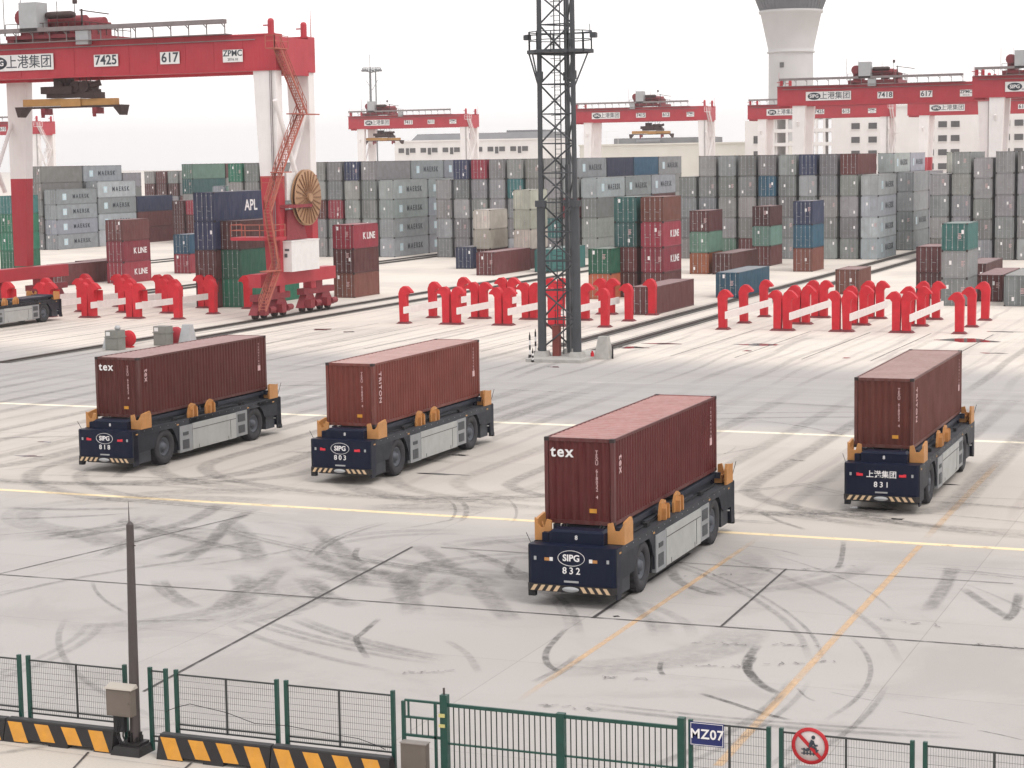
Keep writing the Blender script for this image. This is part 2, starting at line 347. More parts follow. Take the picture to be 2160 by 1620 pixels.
for px, wd, a in [(((1195,1325),(1155,1370),(1155,1400),(1182,1418)), .4, .85), (((1600,1360),(1575,1400),(1600,1440),(1645,1465)), .55, 1.), (((1590,1385),(1576,1410),(1590,1430)), .5, 1),
                  (((1415,1200),(1430,1225),(1470,1243),(1530,1258)), .8, .6), (((1475,1462),(1540,1482),(1610,1505),(1670,1520)), .35, .95), (((1560,1150),(1640,1160),(1690,1172)), .3, .3),
                  (((755,1155),(750,1175),(775,1192)), .45, .6), (((800,1305),(765,1335),(752,1350),(775,1390)), .4, .85), (((2150,1250),(2140,1290),(2120,1310)), .6, .7),
                  (((2010,1195),(1990,1240),(1955,1290)), 1.0, .45), (((2030,1240),(2080,1275),(2130,1305)), .7, .5), (((1085,1180),(1072,1205),(1095,1225)), .5, .5),
                  (((1395,1395),(1392,1412),(1400,1425)), .3, .8), (((940,1350),(985,1380),(1010,1420)), .5, .25), (((560,1215),(500,1250),(455,1290)), 1.3, .35), (((500,1210),(520,1245),(505,1290)), 1.6, .35),
                  (((600,1195),(560,1235),(580,1260)), 1.4, .35), (((640,1215),(690,1260),(760,1280)), 1.6, .35), (((780,1200),(850,1230),(870,1300)), 1.6, .4), (((960,1215),(900,1250),(800,1270)), 1.2, .3), (((990,1220),(1040,1270),(1080,1310)), 1.5, .35),
                  (((240,1010),(300,975),(420,950)), 1., .5), (((200,1178),(280,1145),(340,1120)), .9, .3), (((330,1180),(420,1150),(480,1120)), 1.1, .35), (((1665,970),(1700,973)), .5, .8), (((1600,1078),(1640,1098),(1700,1118)), .5, .55), (((1780,1140),(1775,1180),(1765,1200)), .4, .6),
                  (((1680,1450),(1700,1470),(1720,1480)), .15, .5), (((2060,1540),(2110,1550),(2160,1562)), .12, .8), (((1890,1500),(1960,1512),(2060,1530)), .1, .6), (((1850,1480),(1800,1470),(1750,1460)), .1, .5)]:
    rb.strip(gp(*px), wd*.62, a*.85)
# turning tracks of the carriers between the two lines, each leaving its lane and swinging round
for k in range(17):
    u0 = -92 + k*5.1 + rnd.uniform(-.8, .8); sgn = 1 if k % 3 else -1; rr = rnd.uniform(6, 11); vb = rnd.uniform(79, 84)
    for off in (0, 2.5):
        pts = [(u0+off*sgn*.0+off, v) for v in (120, 112, 104, 96, vb+6, vb)]
        for a_ in (20, 40, 60, 80): pts.append((u0+off+sgn*(rr+off)*(1-math.cos(R(a_))), vb-(rr*.75)*math.sin(R(a_))))
        pts.append((pts[-1][0]+sgn*6, pts[-1][1]-.2))
        rb.strip(sm(pts, 6), rnd.uniform(.8, 1.5), rnd.uniform(.16, .40))
for k in range(22):                                  # straight lane wear behind, from the racks to the road
    u0 = -122 + k*4.9 + rnd.uniform(-.6, .6)
    for off in (0, 2.4): rb.strip(sm([(u0+off+rnd.uniform(-.5, .5), v) for v in (156, 148, 138, 128, 118)], 5), rnd.uniform(.35, .9), rnd.uniform(.12, .38))
for k in range(26):                                  # sweeping curves across the near traffic lane
    u0, v0 = rnd.uniform(-50, -22), rnd.uniform(54, 71); a0 = rnd.uniform(0, 6.28); rr = rnd.uniform(5, 9); sp = rnd.uniform(.7, 1.5)
    for off in (0, .9): rb.strip(sm([(u0+(rr+off)*math.cos(a0+sp*i/6), v0+(rr+off)*.8*math.sin(a0+sp*i/6)) for i in range(7)], 4), rnd.uniform(.5, 1.3), rnd.uniform(.12, .30))
for k in range(80):                                  # fine crisp curves, several passes over the same path
    u0, v0 = rnd.uniform(-52, -8), rnd.uniform(46, 72) if k % 3 else rnd.uniform(73, 98); a0 = rnd.uniform(0, 6.28); rr = rnd.uniform(12, 34); sp = rnd.uniform(.25, .7)
    for off in (0, rnd.uniform(.25, .5), 2.6)[:rnd.choice((1, 2, 3))]: rb.strip(sm([(u0+(rr+off)*math.cos(a0+sp*i/6), v0+(rr+off)*.8*math.sin(a0+sp*i/6)) for i in range(7)], 4), rnd.uniform(.12, .38), rnd.uniform(.18, .45))
for px, wd, a in [(((0,1096),(120,1092),(270,1085)), .25, .5), (((0,1072),(150,1075),(300,1073)), .6, .4), (((300,1125),(400,1100),(470,1062)), .9, .4), (((380,1190),(440,1150),(480,1105),(540,1075)), .7, .45), (((480,1100),(520,1140),(540,1190)), 1.1, .35),
                  (((255,1312),(380,1310),(455,1309)), .12, .7), (((560,1308),(640,1296)), .1, .5), (((650,1110),(720,1160),(760,1200),(850,1215)), .8, .35), (((880,1150),(960,1200),(1060,1240)), .9, .35), (((930,1180),(870,1215),(850,1260)), 1.2, .35), (((640,1190),(690,1200),(740,1215),(760,1240)), 1.1, .4)]:
    rb.strip(gp(*px), wd, a)
for k in range(120):                                 # tread prints: short dashes in rows
    row = [(1170,1222,1350,1218),(1445,1216,1600,1212),(1620,1205,1800,1196),(1455,1358,1580,1362),(1630,1360,1740,1366),(1435,1405,1560,1408),(1600,1405,1770,1396),(845,1421,950,1418),(1270,1430,1390,1436),(1140,1488,1260,1500),(1840,1305,1985,1322),(2060,1360,2160,1370)][k % 12]
    t = rnd.random(); c = g(row[0]+(row[2]-row[0])*t, row[1]+(row[3]-row[1])*t+rnd.uniform(-2, 2)); d = Vector((rnd.uniform(-.2, .25), rnd.uniform(.05, .2)))
    rb.strip([tuple(Vector(c[:2])-d*.6), tuple(c[:2]), tuple(Vector(c[:2])+d*.6)], .07, .8, False)
tag(rb.build('tyre_marks', worn_mat('rubber_film', (0.125, 0.12, 0.115), 0.47, 0.2, 2.6)), kind='stuff')
# slab joints
rb = Ribbons(0.02)
def joint(p, q, w=.05, a=1): rb.strip(line(p, q, 12), w, a, False, False)
joint((-60, 56.6), (-4, 57.7), .07); joint((-29.6, 45.2), (-31.1, 66), .09); joint((-43.2, 57), (-40.5, 70), .06); joint((-20.75, 57.3), (-20.8, 68), .12); joint((-16.6, 57.4), (-16.8, 66.4), .08); joint((-30, 66.2), (-9, 66.4), .05)
joint((-27.8, 39.9), (-27.0, 37.5), .06); joint((-24.9, 40.0), (-24.3, 37.0), .06); joint((-6.6, 45.8), (-6.2, 43.0), .07); joint((-33, 39.8), (-8, 39.0), .02, .5)
for u in (-112, -107, -102, -97.5, -82.5, -77.6, -72.7, -67.8, -62.9, -58, -43, -38.2, -33.3, -28.4, -23.5): joint((u, 136), (u+.3, 158), .09, .75)
for v in (142, 151.5): joint((-125, v), (-15, v), .07, .4)
tag(rb.build('slab_joints', worn_mat('joint_dark', (0.05, 0.045, 0.045), 0.34, 0.18, 1.2)), kind='structure')
# crane rails set in dark channels
for u in (-162, -158.4, -124.4, -121.9, -90.0, -85.9, -53.6, -49.6, -16, -12.4):
    v0 = {-90.0: 120, -85.9: 137, -53.6: 141, -49.6: 139}.get(u, 135)
    mb = MB(); mb.box(u-.72, u+.72, v0, 560, .004, .02); mb.box(u-.05, u+.05, v0, 560, .02, .12, 1); mb.box(u-1.05, u-.95, v0, 560, .004, .03, 2); mb.box(u+.95, u+1.05, v0, 560, .004, .03, 2)
    tag(part('crane_rail', mb, [mat('rail_channel', (0.05, 0.044, 0.04), 0.8, dirt=0.6, scale=.6, streak=.1, dirtcol=(.3, .27, .24)), m_rail, m_conc], None), kind='structure')
# shallow puddles
def blob(c, ru, rv, seed):
    r = random.Random(seed); n = 22; ph = [r.uniform(0, 6.28) for _ in range(4)]
    return [(c[0]+ru*(1+.22*math.sin(2*t+ph[0])+.18*math.sin(3*t+ph[1])+.12*math.sin(5*t+ph[2]))*math.cos(t), c[1]+rv*(1+.2*math.sin(2*t+ph[3])+.15*math.sin(4*t+ph[0]))*math.sin(t), .0035) for t in [6.2832*i/n for i in range(n)]]
m_pud = bpy.data.materials.new('wet_film'); m_pud.use_nodes = True; _b = m_pud.node_tree.nodes['Principled BSDF']; _b.inputs['Base Color'].default_value = (.05, .045, .045, 1); _b.inputs['Roughness'].default_value = .12
mb = MB()
for (x, y), ru, rv in [((2040,718), 2.0, 1.6), ((1600,727), 1.6, .8), ((1577,740), .4, .5), ((2095,745), 1.0, .4), ((2120,700), 1.6, .35), ((1300,1300), .1, .1), ((1330,733), 1.2, .7), ((1400,725), 1.4, .5), ((1168,774), .5, .35), ((1785,755), .3, .3), ((1840,1073), 1.1, .25), ((1893,1095), .3, .2), ((2000,1022), .5, .12), ((925,1000), 1.2, .2), ((970,960), .5, .2), ((95,932), .5, .2), ((60,962), .7, .25), ((680,695), .9, .8), ((735,700), .5, .5)]:
    c = g(x, y); bl = blob(c, ru, rv, int(x)); mb.add(bl, [tuple(range(len(bl)))])
tag(part('water', mb, m_pud, None), kind='structure')

# ------------------------------------------------------------------ CONTAINERS
W = 2.438
def corr(n_len, period, depth):          # corrugation profile along a length: list of (t, outer?) points
    pts = []; k = max(2, round(n_len/period)); p = n_len/k
    for i in range(k):
        a = i*p; pts += [(a, 0), (a+.27*p, 0), (a+.5*p, depth), (a+.77*p, depth)]
    pts.append((n_len, 0)); return pts
MC = {}
def cmesh(kind, L, H):
    key = (kind, L, H)
    if key in MC: return MC[key]
    mb = MB(); hw = W/2; m = m_cont
    if kind in ('shell', 'shell_blank'):
        pr = corr(L-.32, .278, .036)
        for s in (-1, 1):
            vs = []
            for t, d in pr: x = s*(hw-.012-d); vs += [(x, .16+t, .14), (x, .16+t, H-.09)]
            mb.add(vs, [(2*i, 2*i+2, 2*i+3, 2*i+1) for i in range(len(pr)-1)])
        for end in ((0, 1) if kind == 'shell_blank' else (1,)):
            pe = corr(W-.3, .25 if end else .275, .04); vs = []
            for t, d in pe: y = (.02+d) if end == 0 else (L-.02-d); vs += [(-hw+.15+t, y, .14), (-hw+.15+t, y, H-.1)]
            mb.add(vs, [(2*i, 2*i+2, 2*i+3, 2*i+1) for i in range(len(pe)-1)])
        mb.add([(-hw+.1,.1,.12),(hw-.1,.1,.12),(hw-.1,L-.1,.12),(-hw+.1,L-.1,.12)], [(0,1,2,3)])
        m = m_contclean if kind == 'shell_blank' else m_cont
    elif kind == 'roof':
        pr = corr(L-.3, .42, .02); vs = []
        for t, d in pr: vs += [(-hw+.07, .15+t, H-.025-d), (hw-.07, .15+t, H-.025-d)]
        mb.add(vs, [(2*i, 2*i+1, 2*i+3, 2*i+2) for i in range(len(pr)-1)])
        mb.box(-hw+.02, hw-.02, .02, .16, H-.055, H-.012); mb.box(-hw+.02, hw-.02, L-.16, L-.02, H-.055, H-.012); m = m_rooflit
    elif kind == 'frame':
        for s in (-1, 1):
            a, b = sorted((s*hw, s*(hw-.13)))
            for y0, y1 in ((.0, .16), (L-.16, L)): mb.box(a, b, y0, y1, .118, H-.118)
            a, b = sorted((s*(hw-.006), s*(hw-.07))); mb.box(a, b, .178, L-.178, .02, .145); mb.box(a, b, .178, L-.178, H-.09, H-.008)
        for y0, y1 in ((.006, .12), (L-.12, L-.006)): mb.box(-hw+.165, hw-.165, y0, y1, .02, .15); mb.box(-hw+.165, hw-.165, y0, y1, H-.12, H-.006)
        for s in (-1, 1):
            a, b = sorted((s*(hw+.003), s*(hw-.162)))
            for y0, y1 in ((-.003, .178), (L-.178, L+.003)):
                for z0, z1 in ((0, .118), (H-.118, H)): mb.box(a, b, y0, y1, z0, z1, 1)
        m = [m_cont, mat('casting_dark', (.03, .022, .022), .6)]
    elif kind == 'door':                  # one leaf, hinge side at x=0, width W/2-.14, at y=.03
        w = W/2-.14
        zs = [.15, .62, .68, 1.12, 1.18, 1.62, 1.68, 2.1, 2.16, H-.12]
        mb.box(0, w, .035, .07, .15, H-.12)
        for z0, z1 in ((.2, .6), (.7, 1.12), (1.2, 1.64), (1.72, 2.12), (2.18, H-.17)): mb.box(.06, w-.06, .018, .035, z0, z1)
    elif kind == 'rods':
        w = W/2-.14
        for x in (.3, w-.22):
            mb.tube((x, -.004, .1), (x, -.004, H-.08), .022, 6)
            for z in (.35, H/2, H-.35): mb.box(x-.05, x+.05, -.012, .018, z-.04, z+.04)
        mb.bar((.3, -.02, 1.05), (.72, -.02, 1.0), .03); m = m_gal
    elif kind == 'placard':
        mb.box(0, .22, -.006, .012, 0, .38); m = m_mark
    elif kind == 'codes':
        for i in range(4): mb.box(0, .34-.05*(i % 2), -.006, .012, -.14*i, -.14*i+.07)
        m = m_pink
    elif kind == 'fan':                   # reefer machinery end
        mb.box(-.95, .95, .012, .035, .15, H-.2); mb.box(-.9, -.2, -.005, .012, .3, .9, 1); mb.box(.05, .85, -.005, .012, 1.3, 2.2, 2); m = [m_white, m_blk, m_grbox]
    me = mb.mesh(kind.split('_')[0], m); MC[key] = me; return me
COL = {'G': ((.238,.243,.246), 'grey'), 'L': ((.34,.37,.395), 'pale grey'), 'S': ((.24,.26,.27), 'blue-grey'), 'B': ((.018,.028,.075), 'navy'), 'K': ((.012,.075,.13), 'blue'),
       'R': ((.27,.022,.042), 'red'), 'D': ((.10,.024,.025), 'maroon'), 'T': ((.03,.13,.13), 'teal'), 'N': ((.012,.13,.075), 'green'), 'W': ((.46,.44,.39), 'cream'),
       'O': ((.42,.12,.05), 'orange'), 'X': ((.16,.05,.035), 'rust brown'), 'M': ((.14,.26,.21), 'grey-green')}
GROUP = 'containers stacked in the yard'
NCONT = 0; REST = set([1,2,3,6,7,8,11,12,16,17,36,50,51,52,59,60,61,62,64,65,66,67,92,93,94,111,112,113,116,117,118,121,122,153,154,163,164,191,192,193,224,225,226,242,243,244,250,251,252,255,256,257,260,261,265,266,267,270,271,272,273,274,275,276,277,280,281,285,286,290,291,292,293,294,295,296,297,298,299,300,301,302,303,304,305,306,307,308,309,310,311,312,313,314,328,329,330,332,333,334,335,336,337,338]); RESTMB = MB(); RESTDONE = set()
def put_container(u, v, z, L, H, code, label, group=GROUP, text=None, blank=False, rz=0, door=True, texts=True):
    """u is the left edge, v the near end"""
    global NCONT; NCONT += 1
    base, cname = COL[code]; idx = NCONT; k = rnd.uniform(.68, 1.3); j = [rnd.uniform(.95, 1.05) for _ in range(3)]
    col = tuple(min(1, c*k*q) for c, q in zip(base, j))
    if idx in REST:                        # beyond the 300 that show largest
        for kd in ('shell', 'roof', 'frame', 'door', 'door'):
            me = cmesh(kd, L, H); dx = 0
            if kd == 'door': dx = -W/2+.14 if 'door' not in RESTDONE else .004; RESTDONE.add('door')
            o = len(RESTMB.v); RESTMB.v += [(q.co.x+u+W/2+dx, q.co.y+v, q.co.z+z) for q in me.vertices]
            for pl_ in me.polygons: RESTMB.f.append(tuple(i+o for i in pl_.vertices)); RESTMB.mi.append(list(COL).index(code)); RESTMB.smooth.append(False)
        RESTDONE.clear(); return None
    t = thing('shipping_container', label, 'container', (u+W/2, v, z), rz, group); t['idx'] = idx
    link('shell', cmesh('shell', L, H), t, col=col)
    roof = tuple(c*.45+.55*d for c, d in zip(col, (.34, .25, .25) if code in 'DRX' else (.34, .33, .32)))  # mixed towards pale so the roof colour carries the brighter top light
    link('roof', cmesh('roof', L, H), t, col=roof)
    link('frame', cmesh('frame', L, H), t, col=tuple(c*.85 for c in col))
    for s in (-1, 1):
        q = rnd.uniform(.85, 1.12)
        d = link('door', cmesh('door', L, H), t, loc=(-W/2+.14 if s < 0 else .004, 0, 0), col=tuple(min(1, c*q) for c in col))
        link('lock_rods', cmesh('rods', L, H), d)
    if texts and rnd.random() < .75:
        link('placard', cmesh('placard', 0, 0), t, loc=(rnd.choice((-.75, -.5, .25, .62)), .0, rnd.choice((.5, 1.3, 1.6, 2.0))))
        if rnd.random() < .55: link('code_panel', cmesh('codes', 0, 0), t, loc=(rnd.choice((.3, .62)), .0, rnd.uniform(1.5, 2.1)))
    if text == 'MAERSK':
        p = link('emblem', TXT_PL, t, loc=(W/2+.004, L*.2, H*.5))
        lettering(t, 'MAERSK', H*.40, (W/2+.012, L*.60, H*.5), RIGHT, m_markdark, bold=.018, spacing=1.45)
    elif text: lettering(t, text[0], text[1], (W/2+.012, L*text[2], H*text[3]), RIGHT, m_mark, bold=.02)
    return t
mb = MB(); mb.box(-.01, .005, -.55, .55, -.55, .55)
for i in range(7):
    a = math.pi/2+i*2*math.pi/7; a1 = a-.25; a2 = a+.25
    mb.add([(.009, .12*math.cos(a1), .12*math.sin(a1)), (.009, .47*math.cos(a), .47*math.sin(a)), (.009, .12*math.cos(a2), .12*math.sin(a2)), (.009, 0, 0)], [(0,1,2,3)], 1)
TXT_PL = mb.mesh('emblem', [m_cyan, m_white])

ORD = ['first', 'second', 'third', 'fourth', 'fifth', 'sixth', 'seventh', 'eighth', 'ninth', 'tenth']
TIER = ['bottom', 'second', 'third', 'fourth', 'top']
def stack(u, v, codes, L, H, where, texts=None):
    n = len(codes)
    for i, c in enumerate(codes):
        if c == '-': continue
        tn = 'single' if n == 1 else ('top' if i == n-1 else ('bottom' if i == 0 else ORD[i] + '-tier'))
        tx = (texts or {}).get(i)
        if tx is None and c == 'L': tx = 'MAERSK'
        cn = COL[c][1]
        if tx: cn += ' lettered'
        put_container(u, v, i*H, L, H, c, f'{tn} {cn} container {where}', text=tx)
BLK = {-3: (-228.73, 'far left block'), -2: (-193.53, 'block under the near crane'), -1: (-155.86, 'block behind the bronze cable reel'), 0: (-120.64, 'block behind the lighting mast'),
       1: (-82.97, 'block below the round tower'), 2: (-47.77, 'rightmost block')}
def yard(b, c, v, codes, H=2.88, L=12.19, bay=None):
    u, nm = BLK[b]
    stack(u+2.868*c, v, codes, L, H, f'in {ORD[c]} column, {bay or "front"} bay, {nm}')
B1, B2, B3, B4 = 267, 279.6, 292.2, 304.8
for c, s in enumerate(['GGGGN', 'GGGGG', 'GGDGG', 'GSGGG', 'GGGGG', 'GGDGG', 'GGRGG', 'RGGGB', 'GGGGG', 'LLLL']): yard(-1, c, B1, s)
yard(-1, 8, B2, 'GGGGL', bay='second'); yard(-1, 9, B2, 'LLLL', bay='second'); yard(-1, 8, B3, 'GGGGL', bay='third'); yard(-1, 9, B3, 'LLLL', bay='third')
for c, s in enumerate(['GSGG', 'GGGGB', 'GGGGR', 'GGGGG', 'GGGTG', 'GGSGG', 'GTGGG', 'GGRSL', 'GGGL']): yard(0, c, B1, s)
yard(0, 7, B2, 'GGGGB', bay='second'); yard(0, 7, B3, 'GGGGK', bay='third'); yard(0, 7, B4, 'GGGGL', bay='fourth')
yard(0, 8, B2, 'GGGL', bay='second'); yard(0, 8, B3, 'GGDL', bay='third')
for c, s in enumerate(['GGGG', 'GGSGG', 'MGGGG', 'DGGGG', 'SGGKG', 'SGGGG', 'GGGSB', 'GGGGG', 'GGGGD', 'LLLL']): yard(1, c, B1, s)
yard(1, 8, B3, 'GGGGL', bay='third'); yard(1, 9, B3, 'SLSS', bay='third'); yard(1, 8, B4, 'GGGSL', bay='fourth'); yard(1, 9, B4, 'SSSS', bay='fourth')
yard(2, 0, B1, 'GGGG'); yard(2, 1, B1, 'GGGGG'); yard(2, 2, B1, 'GGGGG', H=2.72); yard(2, 3, B1, 'GGGGG'); yard(2, 4, B1, 'GGSGG'); yard(2, 0, B2, 'GGGGW', bay='second')
yard(-3, 9, 285, 'LLLL', 2.59); yard(-3, 8, 285, 'GGGGG', bay='near'); yard(-3, 9, 297.6, 'LLLL', 2.88, bay='second'); yard(-3, 8, 297.6, 'GGGGL', bay='second')
yard(-3, 9, 310.2, 'DDB', bay='third'); yard(-3, 8, 310.2, 'GGGGG', 2.59, 6.06, bay='third'); yard(-3, 0, 357, 'GDGDG', 2.59, bay='last'); yard(-3, 9, 330, 'GKGTM', bay='rear'); yard(-3, 9, 342.6, 'GGGGD', bay='hindmost'); yard(-3, 9, 355.2, 'GGGGG', bay='last')
for c in range(1, 9): yard(-3, c, 357, ['GSGDD', 'GGGDG', 'SGDGG', 'GGSDS', 'GGDKS', 'SGGGG', 'GGGMT', 'GGDSM'][c-1], 2.59, bay='last')
yard(-2, 0, 311, 'DDD', 2.59); yard(-2, 1, 311, 'DDR', 2.59); yard(-2, 2, 311, 'DDD', 2.59); yard(-2, 3, 311, 'GGKL', 2.59); yard(-2, 4, 311, 'GSGM', 2.59); yard(-2, 5, 311, 'GGGS', 2.59); yard(-2, 0, 324, 'DDB', 2.59, bay='second')

KL = ('K LINE', 1.0, .62, .5)
for px, codes, L, H, where, tx in [
    ((227,598), 'RRD', 6.06, 2.59, 'in the stack behind the leftmost red racks', {0: KL, 1: KL}),
    ((705,628), 'XDR', 6.06, 2.59, 'in the lone stack just right of the near crane', {2: KL}),
    ((415,649), 'DDBB', 12.19, 2.9, 'in the tall stack left of the near crane stairs', {3: ('APL', 1.55, .60, .48)}),
    ((466,648), 'NND', 12.19, 2.9, 'against the near crane leg beside the navy stack', None),
    ((368,577), 'RK', 6.06, 2.59, 'in the low stack left of the navy stack', None),
    ((100,603), 'D', 12.19, 2.59, 'lying low right of the left crane leg', None),
    ((160,594), 'D', 12.19, 2.59, 'lying low left of the stack behind the racks', None),
    ((2,568), 'NNNT', 6.06, 2.59, 'in the stack at the extreme left behind the crane leg', None),
    ((962,567), 'B', 12.19, 2.9, 'on the ground left of the long maroon one', None),
    ((1005,581), 'D', 12.19, 2.9, 'lying left of the lighting mast before the cream ones', None),
    ((1000,566), 'DWW', 6.06, 2.59, 'in the lower stack left of the lighting mast', None),
    ((1085,567), 'DWWW', 6.06, 2.59, 'in the taller stack left of the lighting mast', None),
    ((1128,574), 'T', 12.19, 2.9, 'on the ground behind the lighting mast', None),
    ((1242,631), 'ON', 6.06, 2.59, 'in the short stack right of the lighting mast', None),
    ((1297,627), 'DDTT', 6.06, 2.59, 'in the tall stack beside the lettered red one', None),
    ((1353,628), 'DRRX', 6.06, 2.59, 'in the tall stack behind the long maroon container', {1: KL, 2: KL}),
    ((1329,664), 'D', 12.19, 2.59, 'lying on the ground behind the middle red racks', None),
    ((1455,578), 'OMD', 6.06, 2.59, 'in the stack with an orange one at its foot', None),
    ((1503,579), 'D', 12.19, 2.59, 'lying right of the orange one', None),
    ((1587,561), 'DMD', 6.06, 2.59, 'in the stack left of the blue and navy stack', None),
    ((1673,573), 'XKB', 6.06, 2.9, 'in the stack near the crane rails at right', None),
    ((1510,628), 'K', 12.19, 2.59, 'lying behind the right hand red racks', None),
    ((1762,621), 'X', 6.06, 2.59, 'standing alone on the crane rails', None),
    ((1932,630), 'DD', 6.06, 2.59, 'in the dark stack left of the teal topped one', None),
    ((1985,645), 'SST', 6.06, 2.59, 'in the stack behind the rightmost racks', None),
    ((2060,636), 'D', 12.19, 2.59, 'lying between the teal topped stack and right edge', None),
    ((2030,607), 'D', 12.19, 2.59, 'lying behind the teal topped stack', None),
    ((2117,646), 'S', 12.19, 2.9, 'lying at the right edge behind the racks', None)]:
    p = g(*px); stack(round(p.x, 2), round(p.y, 2), codes, L, H, where, tx)

if RESTMB.v:
    tag(part('container_stacks', RESTMB, [mat('stack_paint_'+c[1].replace('-', '_').replace(' ', '_'), c[0], .5, dirt=.5, scale=.9, streak=.14) for c in COL.values()], None), kind='stuff')
# ------------------------------------------------------------------ CARRIERS (driverless container trucks) and their loads
def arch(cx, r, z0, n=10): return [(cx-r*math.cos(math.pi*i/n), z0+r*math.sin(math.pi*i/n)) for i in range(n+1)]
CARPROTO = None
def carrier_proto():
    t = thing('container_carrier', 'x', 'carrier', (0, 0, 0))
    HW = 1.53
    # chassis deck
    mb = MB(); mb.box(-HW, HW, .55, 14.1, 1.72, 1.97); mb.box(-.8, .8, .6, 14.0, .42, 1.7); mb.box(-1.4, 1.4, 4.1, 10.6, .4, 1.7); mb.box(-1.4, 1.4, .5, 1.7, .35, 1.7); mb.box(-1.4, 1.4, 12.95, 13.9, .4, 1.7); mb.box(-HW+.35, HW-.35, 4.2, 10.7, .5, 1.7)
    mb.box(-.9, .9, 1.35, 13.2, 1.975, 2.18); mb.box(-1.1, 1.1, 4.5, 10.2, 1.975, 2.1)
    for s in (-1, 1):
        mb.hexa([(s*HW-(.02 if s > 0 else 0), .55, 1.97), (s*HW+(.0 if s > 0 else .02), .55, 1.97), (s*HW+(.0 if s > 0 else .02), 14.1, 1.97), (s*HW-(.02 if s > 0 else 0), 14.1, 1.97)],
                [(s*HW-(.02 if s > 0 else 0), .55, 2.0), (s*HW+(.0 if s > 0 else .02), .55, 2.0), (s*HW+(.0 if s > 0 else .02), 14.1, 2.0), (s*HW-(.02 if s > 0 else 0), 14.1, 2.0)])
    part('chassis', mb, m_deck, t)
    # lifting platforms under the container
    for y0, y1 in ((1.5, 6.8), (8.4, 13.7)):
        mb = MB(); mb.box(-1.0, 1.0, y0+.25, y1-.15, 2.19, 2.36)
        for s in (-1, 1):
            for y in (y0+.02, y1-.2): mb.box(s*1.1-.1, s*1.1+.1, y, y+.18, 2.19, 2.41)
        part('lifting_platform', mb, mat('platform_dark', (.02, .025, .04), .5), t)
    # side skirt with wheel arches (each side one plate)
    for s in (-1, 1):
        mb = MB()
        top = 1.97; y0, y1 = .02, 14.43
        poly = [(y0, .32), (y0+.42, .32), (y0+.5, .9)] + [(1.8, .95)] + arch(2.9, .99, .88)[1:-1] + [(4.0, .95), (4.0, .55), (10.62, .55), (10.62, .92)] + arch(11.65, .98, .88)[1:-1] + [(12.9, 1.05), (13.95, 1.05), (14.0, .4), (y1, .4), (y1, top), (y0, top)]
        x0, x1 = (HW-.07, HW) if s > 0 else (-HW, -HW+.07)
        n = len(poly)
        vs = [(x0, a, b) for a, b in poly] + [(x1, a, b) for a, b in poly]
        me_fs = [(i, n+i, n+(i+1) % n, (i+1) % n) for i in range(n)]
        mb.add(vs, me_fs)
        # faces: triangulate the concave outline
        from mathutils.geometry import tessellate_polygon
        tri = tessellate_polygon([[Vector((a, b, 0)) for a, b in poly]])
        mb.add(vs, [tuple(q) for q in tri] + [tuple(i+n for i in q) for q in tri])
        part('side_skirt', mb, mat('skirt_dark', (.013, .016, .025), .5, dirt=.4, scale=2, streak=.08, spec=.3, dirtcol=(.07, .07, .07)), t)
    # end housings
    for end in (0, 1):
        mb = MB(); y = 0 if end == 0 else 14.45; d = 1 if end == 0 else -1
        def Y(a): return y+d*a
        a, b = sorted((Y(-.06), Y(.5)))
        pts = [(-HW, Y(.06)), (-HW+.12, Y(-.04)), (-.6, Y(-.09)), (.6, Y(-.09)), (HW-.12, Y(-.04)), (HW, Y(.06)), (HW, Y(.42)), (-HW, Y(.42))]
        z0, z1 = (.52, 2.0)
        mb.prism(pts, lambda x, q, zz: (x, q, zz), z0, z1)
        part('end_housing', mb, m_navy, t)
        mb = MB(); a, b = sorted((Y(.42), Y(1.1))); mb.box(-.95, .95, a, b, 2.0, 2.36); mb.hexa([(-.92, a+.03, 2.36), (.92, a+.03, 2.36), (.92, b-.03, 2.36), (-.92, b-.03, 2.36)], [(-.84, a+.1, 2.44), (.84, a+.1, 2.44), (.84, b-.1, 2.44), (-.84, b-.1, 2.44)])
        if end == 0:
            mb.box(-1.22, -1.0, .5, .8, 2.0, 2.3)
        part('sensor_housing', mb, m_navy, t)
        # bumper, hazard stripes
        mb = MB(); mb.prism([(-HW-.02, Y(.0)), (-HW+.1, Y(-.16)), (HW-.1, Y(-.16)), (HW+.0, Y(.0)), (HW, Y(.1)), (-HW, Y(.1))], lambda x, q, zz: (x, q, zz), .5, .72)
        for k in range(11):
            if k in (4, 5, 6): continue
            x = -HW+.14+k*.262; sl = .14 if k < 5 else -.14
            yy = Y(-.166)
            q = [(x-.01, yy, .515), (x+.12, yy, .515), (x+.12+sl*.9, yy, .705), (x-.01+sl*.9, yy, .705)]
            mb.add(q+[(p[0], p[1]+d*.01, p[2]) for p in q], [(0,1,2,3), (7,6,5,4), (0,4,5,1), (1,5,6,2), (2,6,7,3), (3,7,4,0)], 1)
        bp = part('bumper', mb, [m_bblk, m_stripeY], t)
        mb = MB(); a, b = sorted((Y(-.185), Y(-.15))); mb.lathe([(.001, 0), (.09, 0), (.09, .02), (.001, .02)], (0, 0, 0), 'y', 20); mb.v = [(p[0]*3.2, Y(-.2)+p[1], p[2]+.61) for p in mb.v]
        part('bumper_plate', mb, m_grbox, bp)
